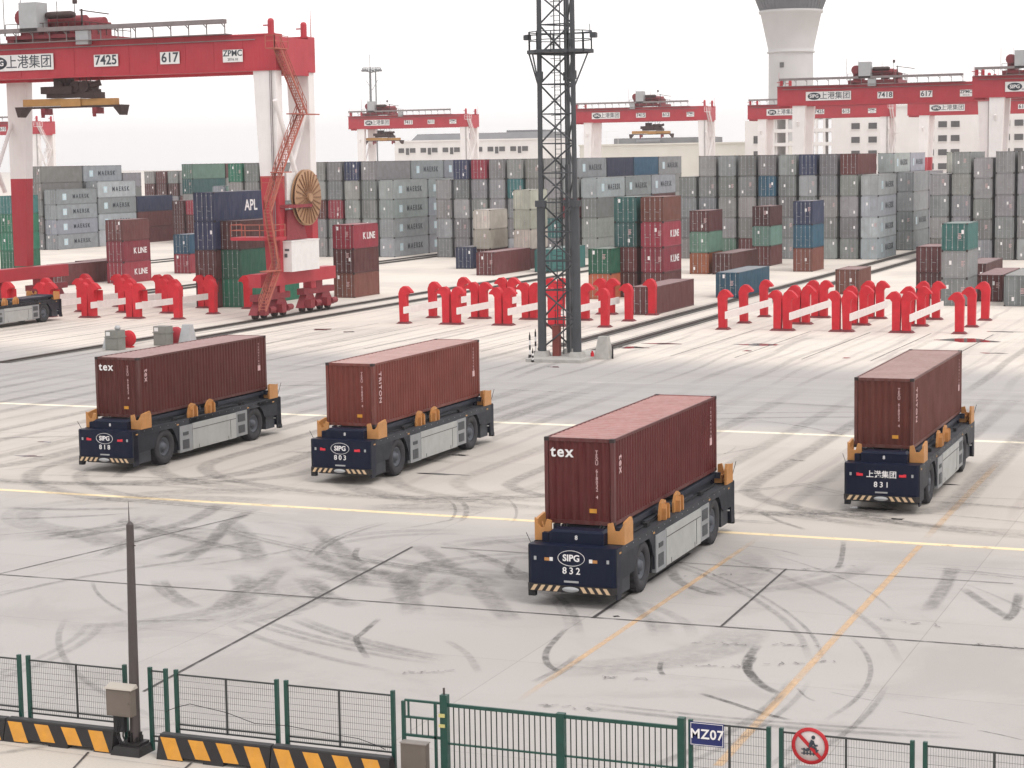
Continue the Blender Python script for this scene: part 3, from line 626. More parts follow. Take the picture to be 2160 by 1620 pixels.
        if end == 0:
            mb = MB(); mb.box(-HW+.02, -HW+.26, -.08, .12, .3, .5); part('sensor', mb, m_blk, t)
            mb = MB(); mb.box(-.25, .25, -.115, -.085, .82, .88); part('handle', mb, m_gal, t)
        else:
            mb = MB(); mb.box(HW-.26, HW-.02, 14.35, 14.55, .3, .5); part('sensor', mb, m_blk, t)
            for z in (.75, .95): mb = MB(); mb.tube((.9, 13.4, z+.2), (1.48, 13.9, z+.15), .03, 6); part('hose_rail', mb, m_white if z > .8 else m_gal, t)
    # wheels
    for y in (2.9, 11.65):
        for s in (-1, 1):
            mb = MB(); c = s*1.18
            o = 1 if s > 0 else -1
            mb.lathe([(.5, -.3), (.78, -.3), (.84, -.25), (.865, -.17), (.865, .17), (.84, .25), (.78, .3), (.66, .31), (.5, .26), (.47, .2), (.46, -.2)], (0, 0, 0), 'x', 40)
            tread = []
            for i in range(36):
                a = 2*math.pi*i/36; cc, ss = math.cos(a), math.sin(a); ca, sa = math.cos(a+.075), math.sin(a+.075)
                for x0, x1 in ((-.25, -.03), (.03, .25)):
                    sh = .05 if x0 < 0 else 0
                    c0, s0, c1, s1 = math.cos(a+sh), math.sin(a+sh), math.cos(a+sh+.1), math.sin(a+sh+.1)
                    vs = [(x0, .86*c0, .86*s0), (x1, .86*c0, .86*s0), (x1, .86*c1, .86*s1), (x0, .86*c1, .86*s1), (x0, .885*c0, .885*s0), (x1, .885*c0, .885*s0), (x1, .885*c1, .885*s1), (x0, .885*c1, .885*s1)]
                    mb.add(vs, [(4,5,6,7), (0,1,5,4), (1,2,6,5), (2,3,7,6), (3,0,4,7)])
            wh = part('wheel', mb, m_black, t, loc=(c, y, .885))
            mb = MB(); mb.lathe([(.475, .06), (.46, .2), (.43, .22), (.36, .12), (.24, .1), (.2, .17), (.16, .26), (.001, .27)], (0, 0, 0), 'x', 32)
            for i in range(10):
                a = 2*math.pi*i/10; mb.tube((.1, .3*math.cos(a), .3*math.sin(a)), (.15, .3*math.cos(a), .3*math.sin(a)), .022, 6)
            if s < 0: mb.v = [(-p[0], p[1], p[2]) for p in mb.v]
            part('rim', mb, m_rim, wh)
    # battery and equipment panels on both sides
    for s in (-1, 1):
        X = s*(HW+.002)
        def pbox(y0, y1, z0, z1, mm, nm, th=.03, par=t):
            a, b = sorted((X-s*.2, X+s*th)); mb = MB(); mb.box(a, b, y0, y1, z0, z1); return part(nm, mb, mm, par)
        pbox(5.3, 9.55, .43, 1.72, m_panel, 'battery_panel', .045)
        a = pbox(4.12, 5.28, .4, 1.70, m_panel2, 'equipment_cabinet', .035); b = pbox(9.57, 10.72, .46, 1.74, m_panel2, 'equipment_cabinet', .035)
        for (y0, y1, z0, z1, q) in ((4.35, 4.95, .55, 1.0, a), (4.4, 4.9, 1.22, 1.38, a), (9.75, 10.5, 1.2, 1.6, b), (9.8, 10.45, .62, 1.02, b)):
            mb = MB(); x0, x1 = sorted((X+s*.036, X+s*.05)); mb.box(x0, x1, y0, y1, z0, z1)
            for i in range(5): zz = z0+(i+.5)*(z1-z0)/5; xa, xb = sorted((X+s*.05, X+s*.062)); mb.box(xa, xb, y0+.03, y1-.03, zz-.012, zz+.012)
            part('grille', mb, m_grille, q)
        mb = MB(); x0, x1 = sorted((X+s*.046, X+s*.055)); mb.box(x0, x1, 5.3, 9.55, 1.42, 1.44); mb.box(x0, x1, 8.98, 9.0, .5, 1.42); mb.box(x0, x1, 5.85, 5.88, .45, .62); mb.box(x0, x1, 8.75, 8.78, .45, .62)
        part('panel_seam', mb, m_blk, t)
    # container guides
    def guide(x, y, s, d):               # corner guide: s = side (+1 right), d = +1 at near end opening backwards
        mb = MB()
        # end plate with notch
        ya, yb = sorted((y, y+d*.1))
        prof = [(0, 0), (.58, 0), (.58, .66), (.42, .7), (.34, .42), (.2, .42), (.1, .55), (0, .74)]
        mb.prism(prof, lambda a, b, tt: (x-s*a, tt, 2.0+b), ya, yb)
        sp = [(0, 0), (.8, 0), (.8, .62), (.7, .80), (.08, .72), (0, .68)]
        xa, xb = sorted((x, x-s*.09)); mb.prism(sp, lambda a, b, tt: (tt, y+d*(.1+a), 2.0+b), xa, xb)
        mb.bar((x-s*.05, y+d*.5, 2.55), (x-s*.3, y+d*.35, 2.02), .06)
        mb.box(min(x-s*.3, x-s*.6), max(x-s*.3, x-s*.6), min(y+d*.1, y+d*.5), max(y+d*.1, y+d*.5), 2.0, 2.3)
        part('corner_guide', mb, m_orange, t)
    for s in (-1, 1): guide(s*1.56, .72, s, 1); guide(s*1.56, 14.1, s, -1)
    for s in (-1, 1):
        for y, d in ((5.3, 1), (7.0, -1)):
            mb = MB(); xa, xb = sorted((s*1.26, s*1.34)); sp = [(0, 0), (.85, 0), (.85, .35), (.7, .62), (.4, .70), (.15, .6), (0, .2)] if d > 0 else [(0, 0), (.85, 0), (.85, .2), (.75, .6), (.5, .70), (.2, .62), (0, .35)]
            mb.prism(sp, lambda a, b, tt: (tt, y+a, 1.98+b), xa, xb)
            xa, xb = sorted((s*1.34, s*1.5)); mb.prism([(.2, 0), (.3, 0), (.3, .55), (.2, .4)], lambda a, b, tt: (tt, y+a, 1.98+b), xa, xb); mb.prism([(.58, 0), (.68, 0), (.68, .45), (.58, .55)], lambda a, b, tt: (tt, y+a, 1.98+b), xa, xb)
            part('side_guide', mb, m_orange, t)
    for s in (-1, 1):
        mb = MB()
        for k in range(3): mb.path([(s*(.55+.08*k), .9, 2.36), (s*(.6+.1*k), 1.25, 2.5-.04*k), (s*(.5+.12*k), 1.55, 2.2)], .022, 6)
        for y in (4.2, 7.5, 10.8): mb.box(s*1.2-.08, s*1.2+.08, y-.18, y+.18, 1.975, 2.12)
        mb.path([(s*1.15, y_, 2.03+.02*math.sin(y_*3)) for y_ in [1.6+.6*q for q in range(20)]], .025, 5)
        part('hose', mb, m_blk, t)
        mb = MB()
        for y in (.35, 4.0, 10.9, 13.6): mb.box(s*1.532-.004, s*1.532+.004, y-.09, y+.09, 1.78, 1.84)
        part('side_reflector', mb, m_yel, t)
        mb = MB(); x0, x1 = sorted((s*1.535, s*1.545))
        for y in [1.0+.7*q for q in range(18)]: mb.tube((x0, y, 1.9), (x1, y, 1.9), .018, 6)
        part('bolts', mb, m_gal, t)
    mb = MB(); mb.tube((1.45, 14.2, 2.0), (1.62, 14.35, 2.75), .012, 4); mb.tube((-1.55, .3, 2.0), (-1.62, .1, 2.35), .012, 4); part('antenna', mb, m_blk, t)
    return t
def carrier(t, num, label, oval=True, lit=False):
    tag(t, label, 'carrier', 'driverless carriers on the apron')
    y = -.098
    if oval:
        mb = MB(); n = 40; vs = []
        for k in range(n):
            a = 2*math.pi*k/n
            for rx_, rz_ in ((.45, .245), (.463, .258)):
                for yy in (y-.01, y+.02): vs.append((rx_*math.cos(a), yy, 1.62+rz_*math.sin(a)))
        fs = []
        for k in range(n):
            o, p = 4*k, 4*((k+1) % n); fs += [(o, p, p+2, o+2), (o, p, p+1, o+1), (o+2, p+2, p+3, o+3)]
        mb.add(vs, fs); part('oval_emblem', mb, m_mark, t)
        lettering(t, 'SIPG', .30, (0, y-.004, 1.62), FRONT, m_mark, bold=.025)
    else:
        lettering(t, '上港集团', .31, (0, y-.004, 1.57), FRONT, m_mark, bold=.012, spacing=1.0)
    lettering(t, num, .31, (0, y-.004, 1.2 if oval else 1.16), FRONT, m_mark, bold=.012, spacing=1.5)
    lettering(t, '8', .2, (0, .41, 2.2), FRONT, m_mark, bold=.02)
    for s in (-1, 1):
        for dx, mm, ww in ((.82, m_lampred if lit else m_orange, .11), (.68 if not lit else .95, m_white if not lit else m_lampred, .07), (1.25, m_grbox, .05)):
            mb = MB(); yy = -.088+.02*abs(dx-.6)/.6; mb.box(s*dx-ww, s*dx+ww*.6, yy-.008, yy+.05, 1.5, 1.6 if ww > .08 else 1.62); part('tail_light' if lit else 'lamp', mb, mm, t)
    return t
p0 = carrier_proto()
spots = [(-23.40+.04, 60.08, R(.3), '832', True, False, 'nearest navy carrier 832 with white lamps, loaded, crossing the yellow line'),
         (-54.18, 79.6, R(-.6), '818', True, True, 'navy carrier 818 with oval emblem, leftmost of the loaded ones'),
         (-41.8, 79.8, R(-.2), '803', True, True, 'navy carrier 803 between the leftmost and the nearest loaded carriers'),
         (-17.3, 79.7, R(.25), '831', False, True, 'navy carrier 831 with four Chinese characters, at right')]
cars = []
for i, (u, v, rz, num, ov, lit, lab) in enumerate(spots):
    t = p0 if i == 0 else copy_tree(p0); cars.append(t)
for t, (u, v, rz, num, ov, lit, lab) in zip(cars, spots):
    t.location = (u+W/2+.24, v-1.5, 0); t.rotation_euler = (0, 0, rz); t.scale.y = .978; carrier(t, num, lab, ov, lit)
t5 = copy_tree(p0)
for c in list(t5.children):
    if c.name.split('.')[0] in ('lettering', 'oval_emblem', 'lamp'): bpy.data.objects.remove(c)
tag(t5, 'empty navy carrier standing by the racks at the left edge', 'carrier', 'driverless carriers on the apron'); t5.location = (-110.75, 141.4, 0)
# loads
def load(u, v, rz, label, col, txt, marks, roof):
    L, H = 12.19, 2.9
    t = thing('shipping_container', label, 'container', (u+W/2, v, 2.415), rz, 'maroon containers riding on the carriers')
    link('shell', cmesh('shell_blank', L, H), t, col=col); link('roof', cmesh('roof', L, H), t, col=roof)  # roof tint has the top light painted into it
    link('frame', cmesh('frame', L, H), t, col=tuple(c*1.0 for c in col))
    if txt: lettering(t, 'tex', .52, (-.60, -.002, 2.42), FRONT, m_mark, bold=.022, spacing=1.2)
    # vertical identification down the end wall and the side
    for i, ch in enumerate('TEXU 618032 4'):
        if ch != ' ': lettering(t, ch, .16, (.62, .0, 2.45-i*.125), FRONT, m_pink, bold=.01)
    lettering(t, marks, .42 if txt else .36, (W/2+.004, .66, 2.0 if txt else 1.75), RIGHTDOWN, m_pink, bold=.02, spacing=1.15)
    for i, ch in enumerate('TEXU6180'): lettering(t, ch, .15, (W/2+.004, L-.8, 2.5-i*.15), RIGHT, m_pink)
    mb = MB(); mb.box(.35, .6, .0, .02, .42, .56); part('placard', mb, m_byel, t)
    mb = MB(); mb.box(W/2-.02, W/2+.0, L-.9, L-.65, 1.1, 1.38); part('placard', mb, m_pink, t)
    return t
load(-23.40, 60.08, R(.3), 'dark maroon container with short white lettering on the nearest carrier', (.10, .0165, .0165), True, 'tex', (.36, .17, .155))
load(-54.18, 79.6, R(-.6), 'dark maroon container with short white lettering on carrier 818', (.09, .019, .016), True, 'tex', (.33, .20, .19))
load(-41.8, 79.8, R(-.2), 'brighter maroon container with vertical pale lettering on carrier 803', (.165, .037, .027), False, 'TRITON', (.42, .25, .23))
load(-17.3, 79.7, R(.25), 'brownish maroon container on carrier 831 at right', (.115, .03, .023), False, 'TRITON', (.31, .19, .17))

# ------------------------------------------------------------------ CONTAINER RACKS (red hooked posts in pairs of rows)
def post_poly():                          # outline in (x, z), hook reaching towards +x
    return [(-.40, .12), (.36, .12), (.36, 2.3), (.55, 2.5), (.98, 2.52), (1.0, 2.62), (.72, 2.86), (.42, 3.06), (.05, 3.1), (-.3, 2.9), (-.5, 2.5), (-.46, 2.0)]
from mathutils.geometry import tessellate_polygon
def slab(mb, poly, fn, a, b):
    n = len(poly); vs = [fn(x, y, a) for x, y in poly] + [fn(x, y, b) for x, y in poly]
    tri = tessellate_polygon([[Vector((x, y, 0)) for x, y in poly]])
    mb.add(vs, [tuple(q) for q in tri] + [tuple(i+n for i in q) for q in tri] + [(i, n+i, n+(i+1) % n, (i+1) % n) for i in range(n)])
RK = {}
for s in (-1, 1):
    mb = MB(); slab(mb, post_poly(), lambda x, z, t, s=s: (-s*x*.86 if s > 0 else -s*x*.86, t, z), -.3, .3)
    RK[s] = mb.mesh('post', m_guard)
mb = MB(); mb.box(.3, .95, .31, .37, 1.5, 2.45); BRD = mb.mesh('bracket', m_guard)
mb = MB(); mb.hexa([(-.62, -.5, 0), (.62, -.5, 0), (.62, .5, 0), (-.62, .5, 0)], [(-.42, -.36, .16), (.42, -.36, .16), (.42, .36, .16), (-.42, .36, .16)]); PB = mb.mesh('foot', m_guardbase)
mb = MB(); mb.box(-.06, .06, -.9, 14.2, .95, 1.55); BM = mb.mesh('guard_beam', mat('beam_white', (.80, .76, .74), .5, dirt=.2, streak=.08))
def rack(u, s, label, rows=(158.3, 164.6, 171.4)):
    """one row of posts; s=+1 stands on the lane's right side (hooks point left), -1 on its left side"""
    t = thing('container_rack', label, 'rack', (u, rows[0], 0), 0, 'red container racks between the lanes')
    for v in rows:
        p = link('post', RK[s], t, loc=(rnd.uniform(-.04, .04), v-rows[0], 0)); p.scale = (rnd.uniform(.94, 1.0), 1, 1.08); p.rotation_euler.y = rnd.uniform(-.012, .012); link('foot', PB, p)
        if u < -90 and s < 0: link('bracket', BRD, p)
    if s < 0: link('guard_beam', BM, t, loc=(.42, 0, 0))
    return t
def racks(name, lanes):
    n = len(lanes)
    for i, (a, b) in enumerate(lanes):
        pos = ['first', 'second', 'third', 'fourth', 'fifth'][i] if n > 1 else 'only'
        if a: rack(a, -1, f'row of red posts with white beam on left side of {pos} lane, {name} group')
        if b: rack(b, 1, f'row of red hooked posts on right side of {pos} lane, {name} group')
racks('right hand', [(-45.4, -40.75), (-39.95, -35.85), (-34.95, -31.0), (-30.1, -25.95)])
racks('middle', [(-74.9, -70.7), (-69.75, -65.7), (-64.9, -60.75), (-59.95, -55.9)])
racks('left hand', [(-117.6, -113.4), (-112.6, -108.5), (-107.7, -103.5), (-102.7, -98.3)])

# ------------------------------------------------------------------ GANTRY CRANES
def ladder(mb, p, q, wv, n, mi=0, rail=True):     # inclined stair: two stringers, treads, handrails; wv = width vector
    p, q, wv = Vector(p), Vector(q), Vector(wv)
    for k in (0, 1): mb.bar(p+wv*k, q+wv*k, .08, .22, mi)
    for i in range(n):
        c = p.lerp(q, (i+.5)/n); mb.bar(c, c+wv, .22, .05, mi)
    if rail:
        for k in (0, 1):
            for h_ in (.55, 1.05): mb.bar(p+wv*k+Vector((0,0,h_)), q+wv*k+Vector((0,0,h_)), .05, mi=mi)
            for i in range(0, n+1, max(1, n//6)):
                c = p.lerp(q, i/n)+wv*k; mb.bar(c, c+Vector((0,0,1.05)), .05, mi=mi)
def railing(mb, pts, h=1.05, r=.04, mi=0, step=1.4):
    for a, b in zip(pts, pts[1:]):
        a, b = Vector(a), Vector(b); n = max(1, int((b-a).length/step))
        for hh in (h, h*.55): mb.bar(a+Vector((0,0,hh)), b+Vector((0,0,hh)), r, mi=mi)
        for i in range(n+1): c = a.lerp(b, i/n); mb.bar(c, c+Vector((0,0,h)), r, mi=mi)
SPAN = 37.6
def plate(t, u0, u1, z0, z1, y, items, m=m_white):
    mb = MB(); mb.box(u0, u1, y-.05, y, z0, z1); pl = part('sign_plate', mb, m, t)
    for s, size, u, z, mm, b in items: lettering(pl, s, size, (u, y-.056, z), FRONT, mm, bold=b)
    return pl
CR = {}
def crane(loc, label, trolley, hoist, n1, n2, wide=1.0):
    """local frame: x=0 is the right outer edge of the legs, y=0 the near girder's near face"""
    t = thing('gantry_crane', label, 'crane', (loc[0], loc[1], 0), 0, 'red and white rail gantry cranes'); t.scale.x = wide
    def P(name, m, fn):
        if name not in CR: mb = MB(); fn(mb); CR[name] = mb.mesh(name.split('#')[0], m)
        return link(name.split('#')[0], CR[name], t)
    GZ0, GZ1 = 22.95, 26.3
    for gi, y in enumerate((0, 6.4)):
        P(f'girder#{gi}', m_red, lambda mb, y=y: (mb.box(-SPAN, 0, y, y+1.35, GZ0, GZ1), mb.box(-SPAN-.05, .05, y-.12, y-.002, GZ1-.12, GZ1+.02), mb.box(-SPAN-.05, .05, y-.12, y-.002, GZ0-.02, GZ0+.12),
          [mb.box(-SPAN+k*3.1, -SPAN+k*3.1+.06, y-.03, y-.001, GZ0+.13, GZ1-.13) for k in range(1, 12)]))
    for k, x in enumerate((-1.9, -SPAN+.02)):
        P(f'end_tie#{k}', m_red, lambda mb, x=x: mb.box(x, x+1.9, 1.352, 6.398, GZ0-.35, GZ1-.25))
    for li, (x, y) in enumerate([(0, .1), (0, 6.55), (-32.6, .1), (-32.6, 6.55)]):
        out = 1 if x == 0 else -1
        xo = x-.15 if out > 0 else x-2.3
        def leg(mb, z0, z1, xo=xo, y=y, out=out):
            def wdt(z): return 2.35-.85*(1-(z-3.4)/(22.95-3.4))
            for a, b in ((z0, z1),):
                wa, wb = wdt(a), wdt(b)
                if out > 0: A, B = (xo-wa, xo), (xo-wb, xo)
                else: A, B = (xo, xo+wa), (xo, xo+wb)
                mb.hexa([(A[0], y, a), (A[1], y, a), (A[1], y+1.15, a), (A[0], y+1.15, a)], [(B[0], y, b), (B[1], y, b), (B[1], y+1.15, b), (B[0], y+1.15, b)])
        lg = P(f'leg#{li}', m_cwhite, lambda mb: leg(mb, 13.2, 22.94))
        if f'll{li}' not in CR: mb = MB(); leg(mb, 4.25, 13.2); CR[f'll{li}'] = mb.mesh('lower_leg', m_red)
        link('lower_leg', CR[f'll{li}'], lg)
    for si, x in enumerate((-1.55, -33.3+.35)):
        P(f'sill_beam#{si}', m_red, lambda mb, x=x: (mb.box(x, x+1.3, -3.6, 11.4, 3.0, 4.24), mb.box(x+.2, x+1.1, .3, 1.3, 2.3, 3.0), mb.box(x+.2, x+1.1, 6.6, 7.6, 2.3, 3.0)))
        for bi, y in enumerate((-4.2, 4.9)):
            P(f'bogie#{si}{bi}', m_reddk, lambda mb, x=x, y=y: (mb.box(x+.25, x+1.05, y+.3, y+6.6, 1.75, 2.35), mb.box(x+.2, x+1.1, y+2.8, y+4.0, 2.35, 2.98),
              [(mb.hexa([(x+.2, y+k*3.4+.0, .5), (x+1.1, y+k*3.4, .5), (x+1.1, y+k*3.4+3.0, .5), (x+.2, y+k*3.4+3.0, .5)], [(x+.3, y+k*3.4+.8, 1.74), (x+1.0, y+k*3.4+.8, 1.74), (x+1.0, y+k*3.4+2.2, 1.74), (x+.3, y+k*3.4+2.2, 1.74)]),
                mb.box(x+1.1, x+1.75, y+k*3.4+.3, y+k*3.4+1.1, .5, 1.3), mb.tube((x+1.4, y+k*3.4+1.7, .9), (x+1.4, y+k*3.4+2.7, .9), .3, 8)) for k in (0, 1)]))
            for k in range(4):
                P(f'wheel#{si}{bi}{k}', m_dkbrown, lambda mb, x=x, y=y, k=k: mb.tube((x+.45, y+.5+k*1.62+(.4 if k > 1 else 0), .47), (x+.85, y+.5+k*1.62+(.4 if k > 1 else 0), .47), .37, 16))
    # bracing pipes between the near and far legs
    for bi, x in enumerate((-.1, -33.9)):
        P(f'brace#{bi}', m_cwhite, lambda mb, x=x: (mb.tube((x, -.2, 20.2), (x, 4.2, 11.9), .24, 12), mb.tube((x-.6, 7.4, 20.2), (x-.6, 2.8, 12.2), .2, 12)))
    # cable trough above the near girder and rail posts
    P('cable_trough', m_walk, lambda mb: (mb.box(-SPAN+.5, -4.9, -.9, -.3, 27.35, 27.75), mb.box(-SPAN+.2, -4.6, -.95, .1, GZ1+.03, GZ1+.1),
      [(mb.bar((-4.95-k*1.94, -.6, GZ1+.1), (-4.95-k*1.94, -.6, 27.36), .08), mb.bar((-4.95-k*1.94, -.6, 27.0), (-4.95-k*1.94-.35, -.6, 27.36), .07)) for k in range(17)]))
    for k, (x, y) in enumerate([(-.7, .5), (-.7, 6.9), (-SPAN+.6, .5), (-SPAN+.6, 6.9)]):
        P(f'buffer_post#{k}', m_red, lambda mb, x=x, y=y: (mb.tube((x, y, GZ1-.01), (x, y, GZ1+1.2), .3, 12), mb.lathe([(.3, 0), (.22, .18), (.001, .25)], (x, y, GZ1+1.2), 'z', 12), mb.bar((x-.8, y, GZ1+.8), (x, y, GZ1+.8), .12)))
    P('lightning_rod', m_red, lambda mb: (mb.tube((-.2, 7.4, GZ1), (-.2, 7.4, GZ1+2.6), .05, 5, r2=.015), mb.tube((-SPAN+.2, .4, GZ1), (-SPAN+.2, .4, GZ1+2.6), .05, 5, r2=.015)))
    # trolley with hoist machinery
    tx = trolley
    def tro(mb):
        mb.box(-4.4, 4.4, -.4, 8.1, GZ1+.42, GZ1+.8); mb.box(-4.4, -3.6, -.2, 8, GZ1+.08, GZ1+.42); mb.box(3.6, 4.4, -.2, 8, GZ1+.08, GZ1+.42)
        mb.box(-3.8, -2.5, 1.2, 5, GZ1+.8, GZ1+2.9); mb.tube((-3.2, .6, GZ1+2.6), (-3.2, 5.6, GZ1+2.6), .8, 14)
        mb.tube((-.6, 2.2, GZ1+2.1), (3.2, 2.2, GZ1+2.1), .62, 16); mb.tube((-.6, 5.4, GZ1+2.1), (3.2, 5.4, GZ1+2.1), .62, 16)
        for x in (-.9, 1.2, 3.3): mb.box(x-.12, x+.12, 1.4, 6.2, GZ1+.8, GZ1+2.2)
        mb.box(3.7, 4.3, 1.5, 4, GZ1+.8, GZ1+2.0); mb.box(-1.0, -.4, .2, 1.1, GZ1+.8, GZ1+1.9); mb.tube((1.4, .2, GZ1+1.2), (2.8, .2, GZ1+1.2), .36, 10)
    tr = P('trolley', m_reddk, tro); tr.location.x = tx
    def trail(mb):
        railing(mb, [(-4.4, -.4, GZ1+.8), (4.4, -.4, GZ1+.8), (4.4, 8.1, GZ1+.8)], 1.1, .06)
        for x, h_ in ((-4.6, 4.6), (-2.6, 4.4), (1.6, 3.9), (3.6, 3.6)): mb.bar((x, -.3, GZ1+.8), (x, -.3, GZ1+h_), .05)
        mb.box(3.5, 3.85, -.45, -.15, GZ1+3.6, GZ1+4.1); mb.bar((4.0, 0, GZ1+3.0), (7.2, 0, GZ1+2.5), .25, .1); mb.bar((4.2, 0, GZ1+.8), (4.2, 0, GZ1+3.1), .14)
    if 'trolrail' not in CR: mb = MB(); trail(mb); CR['trolrail'] = mb.mesh('railing', m_dkbrown)
    link('railing', CR['trolrail'], tr)
    if 'trolbox' not in CR:
        mb = MB(); mb.box(-2.4, -.35, -.9, .9, GZ1+1.1, GZ1+3.9); CR['trolbox'] = mb.mesh('equipment_cabinet', m_grbox)
    link('equipment_cabinet', CR['trolbox'], tr)
    if 'trolhood' not in CR:
        mb = MB(); mb.lathe([(.001, 0), (.55, 0), (.6, .3), (.6, 2.6), (.45, 2.9), (.001, 2.95)], (0, .8, 0), 'x', 16); mb.v = [(p[0]-.2, p[1], p[2]*.6+GZ1+2.7) for p in mb.v]; CR['trolhood'] = mb.mesh('drum_hood', m_dkbrown)
    link('drum_hood', CR['trolhood'], tr)
    if hoist:
        dz = hoist-20.7
        def spr(mb):
            mb.box(-5.9, -1.3, 2.6, 3.3, 20.35, 21.05); mb.box(1.0, 4.9, 2.6, 3.3, 20.3, 20.95); mb.box(-1.3, 1.0, 2.4, 3.5, 20.25, 21.0)
            mb.box(-6.4, 5.6, 2.5, 3.4, 20.12, 20.3, 1)
            for x, s in ((-6.4, 1), (5.6, -1)): mb.hexa([(x-s*.05, 2.4, 19.3), (x+s*.15, 2.4, 19.3), (x+s*.15, 3.5, 19.3), (x-s*.05, 3.5, 19.3)], [(x-s*.2, 2.2, 20.3), (x+s*.9, 2.2, 20.3), (x+s*.9, 3.7, 20.3), (x-s*.2, 3.7, 20.3)], 1)
            for x in (-3.6, 2.4): mb.box(x, x+.5, 2.3, 3.6, 19.5, 20.1, 2); mb.box(x+.1, x+.4, 2.2, 2.4, 19.2, 19.6, 2)
        sp = P('spreader', [m_yel, m_dkbrown, m_reddk], spr); sp.location = (tx+1.0, 0, dz)
        def head(mb):
            mb.box(-2.8, 2.6, 2.2, 3.7, 21.1, 21.9); mb.box(-3.1, .5, 1.7, 4.2, 21.5, 22.2); mb.box(-1.9, -.5, 2.2, 3.7, 22.1, 23.0)
            for x in (-1.2, .6, 1.7): mb.tube((x, 2.0, 22.15), (x, 3.9, 22.15), .55, 12)
            mb.tube((2.3, 2.2, 22.2), (3.2, 2.8, 22.5), .3, 8); mb.box(1.3, 2.9, 2.0, 3.9, 21.0, 21.6)
        if 'head' not in CR: mb = MB(); head(mb); CR['head'] = mb.mesh('head_block', m_dkbrown)
        link('head_block', CR['head'], sp)
        mb = MB(); top = GZ1+.4-dz
        for x0, x1 in ((-1.1, -2.6), (-.4, .9), (.8, -.4), (1.8, 3.1), (1.5, .9)): mb.tube((x0, 2.9, 22.4), (x1, 3.6, top), .05, 5)
        part('hoist_ropes', mb, m_dkbrown, sp)
    # stairs on the right end, landings
    def stairs(mb):
        ladder(mb, (.15, -4.8, 1.0), (.15, -1.9, 4.6), (.7, 0, 0), 14); ladder(mb, (.15, -1.9, 4.6), (.15, -3.3, 10.0), (.6, 0, 0), 16)
        ladder(mb, (.15, -3.3, 10.0), (.15, -.9, 13.6), (.7, 0, 0), 14); ladder(mb, (.15, -.9, 13.6), (.15, 3.6, 18.95), (.7, 0, 0), 22); ladder(mb, (.15, 4.2, 19.0), (.15, -.6, 24.9), (.7, 0, 0), 24)
        mb.box(.05, 1.0, 1.6, 6.5, 18.9, 19.0)
        mb.box(.05, 1.0, -1.8, .6, 13.5, 13.6); mb.box(.05, 1.0, -4.3, -1.8, 4.5, 4.6)
        mb.box(.05, 1.0, -2.0, .6, 24.8, 24.9); railing(mb, [(.05, -2.0, 24.9), (1.0, -2.0, 24.9), (1.0, .6, 24.9)], 1.1, .06)
    st = P('stairs' if loc[1] < 200 else 'stairs#far', m_stair if loc[1] < 200 else m_cwhite, stairs)
    def land(mb):
        mb.box(-5.2, .4, -4.4, -2.0, 7.6, 7.75); mb.box(-5.2, .0, -1.9, -.2, 9.8, 9.95)
    if 'land' not in CR: mb = MB(); mb.box(-4.0, .6, -2.4, -.05, 7.3, 7.6); CR['land'] = mb.mesh('landing', m_red)
    link('landing', CR['land'], st)
    if 'lrail' not in CR:
        mb = MB(); railing(mb, [(-4.0, -.3, 7.6), (-4.0, -2.35, 7.6), (.6, -2.35, 7.6), (.6, -.3, 7.6)], 1.15, .07); railing(mb, [(-1.4, -.9, 12.0), (.9, -.9, 12.0)], 1.1, .06); CR['lrail'] = mb.mesh('railing', m_stair)
    link('railing', CR['lrail'], st)
    # electrical house, upper cabinet, funnel, cable reel on the right sill
    P('electrical_house', m_white, lambda mb: (mb.box(-.7, .75, .6, 6.1, 4.25, 7.05), mb.box(-.75, .8, .55, 6.15, 7.05, 7.15)))
    P('vent', m_grille, lambda mb: (mb.box(-.55, -.25, .56, .598, 5.7, 6.1), mb.box(.0, .3, .56, .598, 5.6, 5.95), mb.box(.05, .5, .56, .598, 6.2, 6.4)))
    P('upper_cabinet', m_white, lambda mb: mb.box(-1.2, .0, 1.4, 4.4, 10.9, 13.5))
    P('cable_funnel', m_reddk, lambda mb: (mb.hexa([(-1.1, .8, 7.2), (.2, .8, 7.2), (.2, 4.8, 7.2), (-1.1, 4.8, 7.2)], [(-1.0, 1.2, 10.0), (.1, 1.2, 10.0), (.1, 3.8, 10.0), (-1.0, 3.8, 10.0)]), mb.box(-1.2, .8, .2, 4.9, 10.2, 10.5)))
    def reel(mb):
        c = (.55, 4.6, 11.1); mb.lathe([(.3, -.12), (2.62, -.1), (2.66, -.03), (2.62, .0), (.3, .0)], c, 'x', 48); mb.lathe([(2.2, -.45), (2.62, -.45), (2.66, -.4), (2.62, -.36), (2.2, -.36), (2.2, -.45)], c, 'x', 48, caps=False); mb.tube((c[0]-.5, c[1], c[2]), (c[0]+.3, c[1], c[2]), .4, 16)
    rl = P('cable_reel', m_reel, reel)
    if 'spokes' not in CR:
        mb = MB(); c = (.6, 4.6, 11.1)
        for i in range(24):
            a = 2*math.pi*i/24; mb.bar((c[0], c[1]+.4*math.cos(a), c[2]+.4*math.sin(a)), (c[0], c[1]+2.5*math.cos(a), c[2]+2.5*math.sin(a)), .07, .1)
        CR['spokes'] = mb.mesh('spokes', m_reeldk)
    link('spokes', CR['spokes'], rl)
    P('conduit', m_walk, lambda mb: (mb.tube((-.5, -.06, GZ0), (-.5, -.06, 4.3), .05, 6), mb.tube((-.68, -.05, GZ0), (-.68, -.05, 4.3), .035, 6), mb.bar((-SPAN+1, -.2, GZ1-.5), (-2, -.2, GZ1-.5), .09)))
    # signs
    y = -.13
    sg = plate(t, -32.4, -24.35, 23.75, 25.3, y, [('上港集团', 1.35, -27.2, 24.5, m_markdark, .005)])
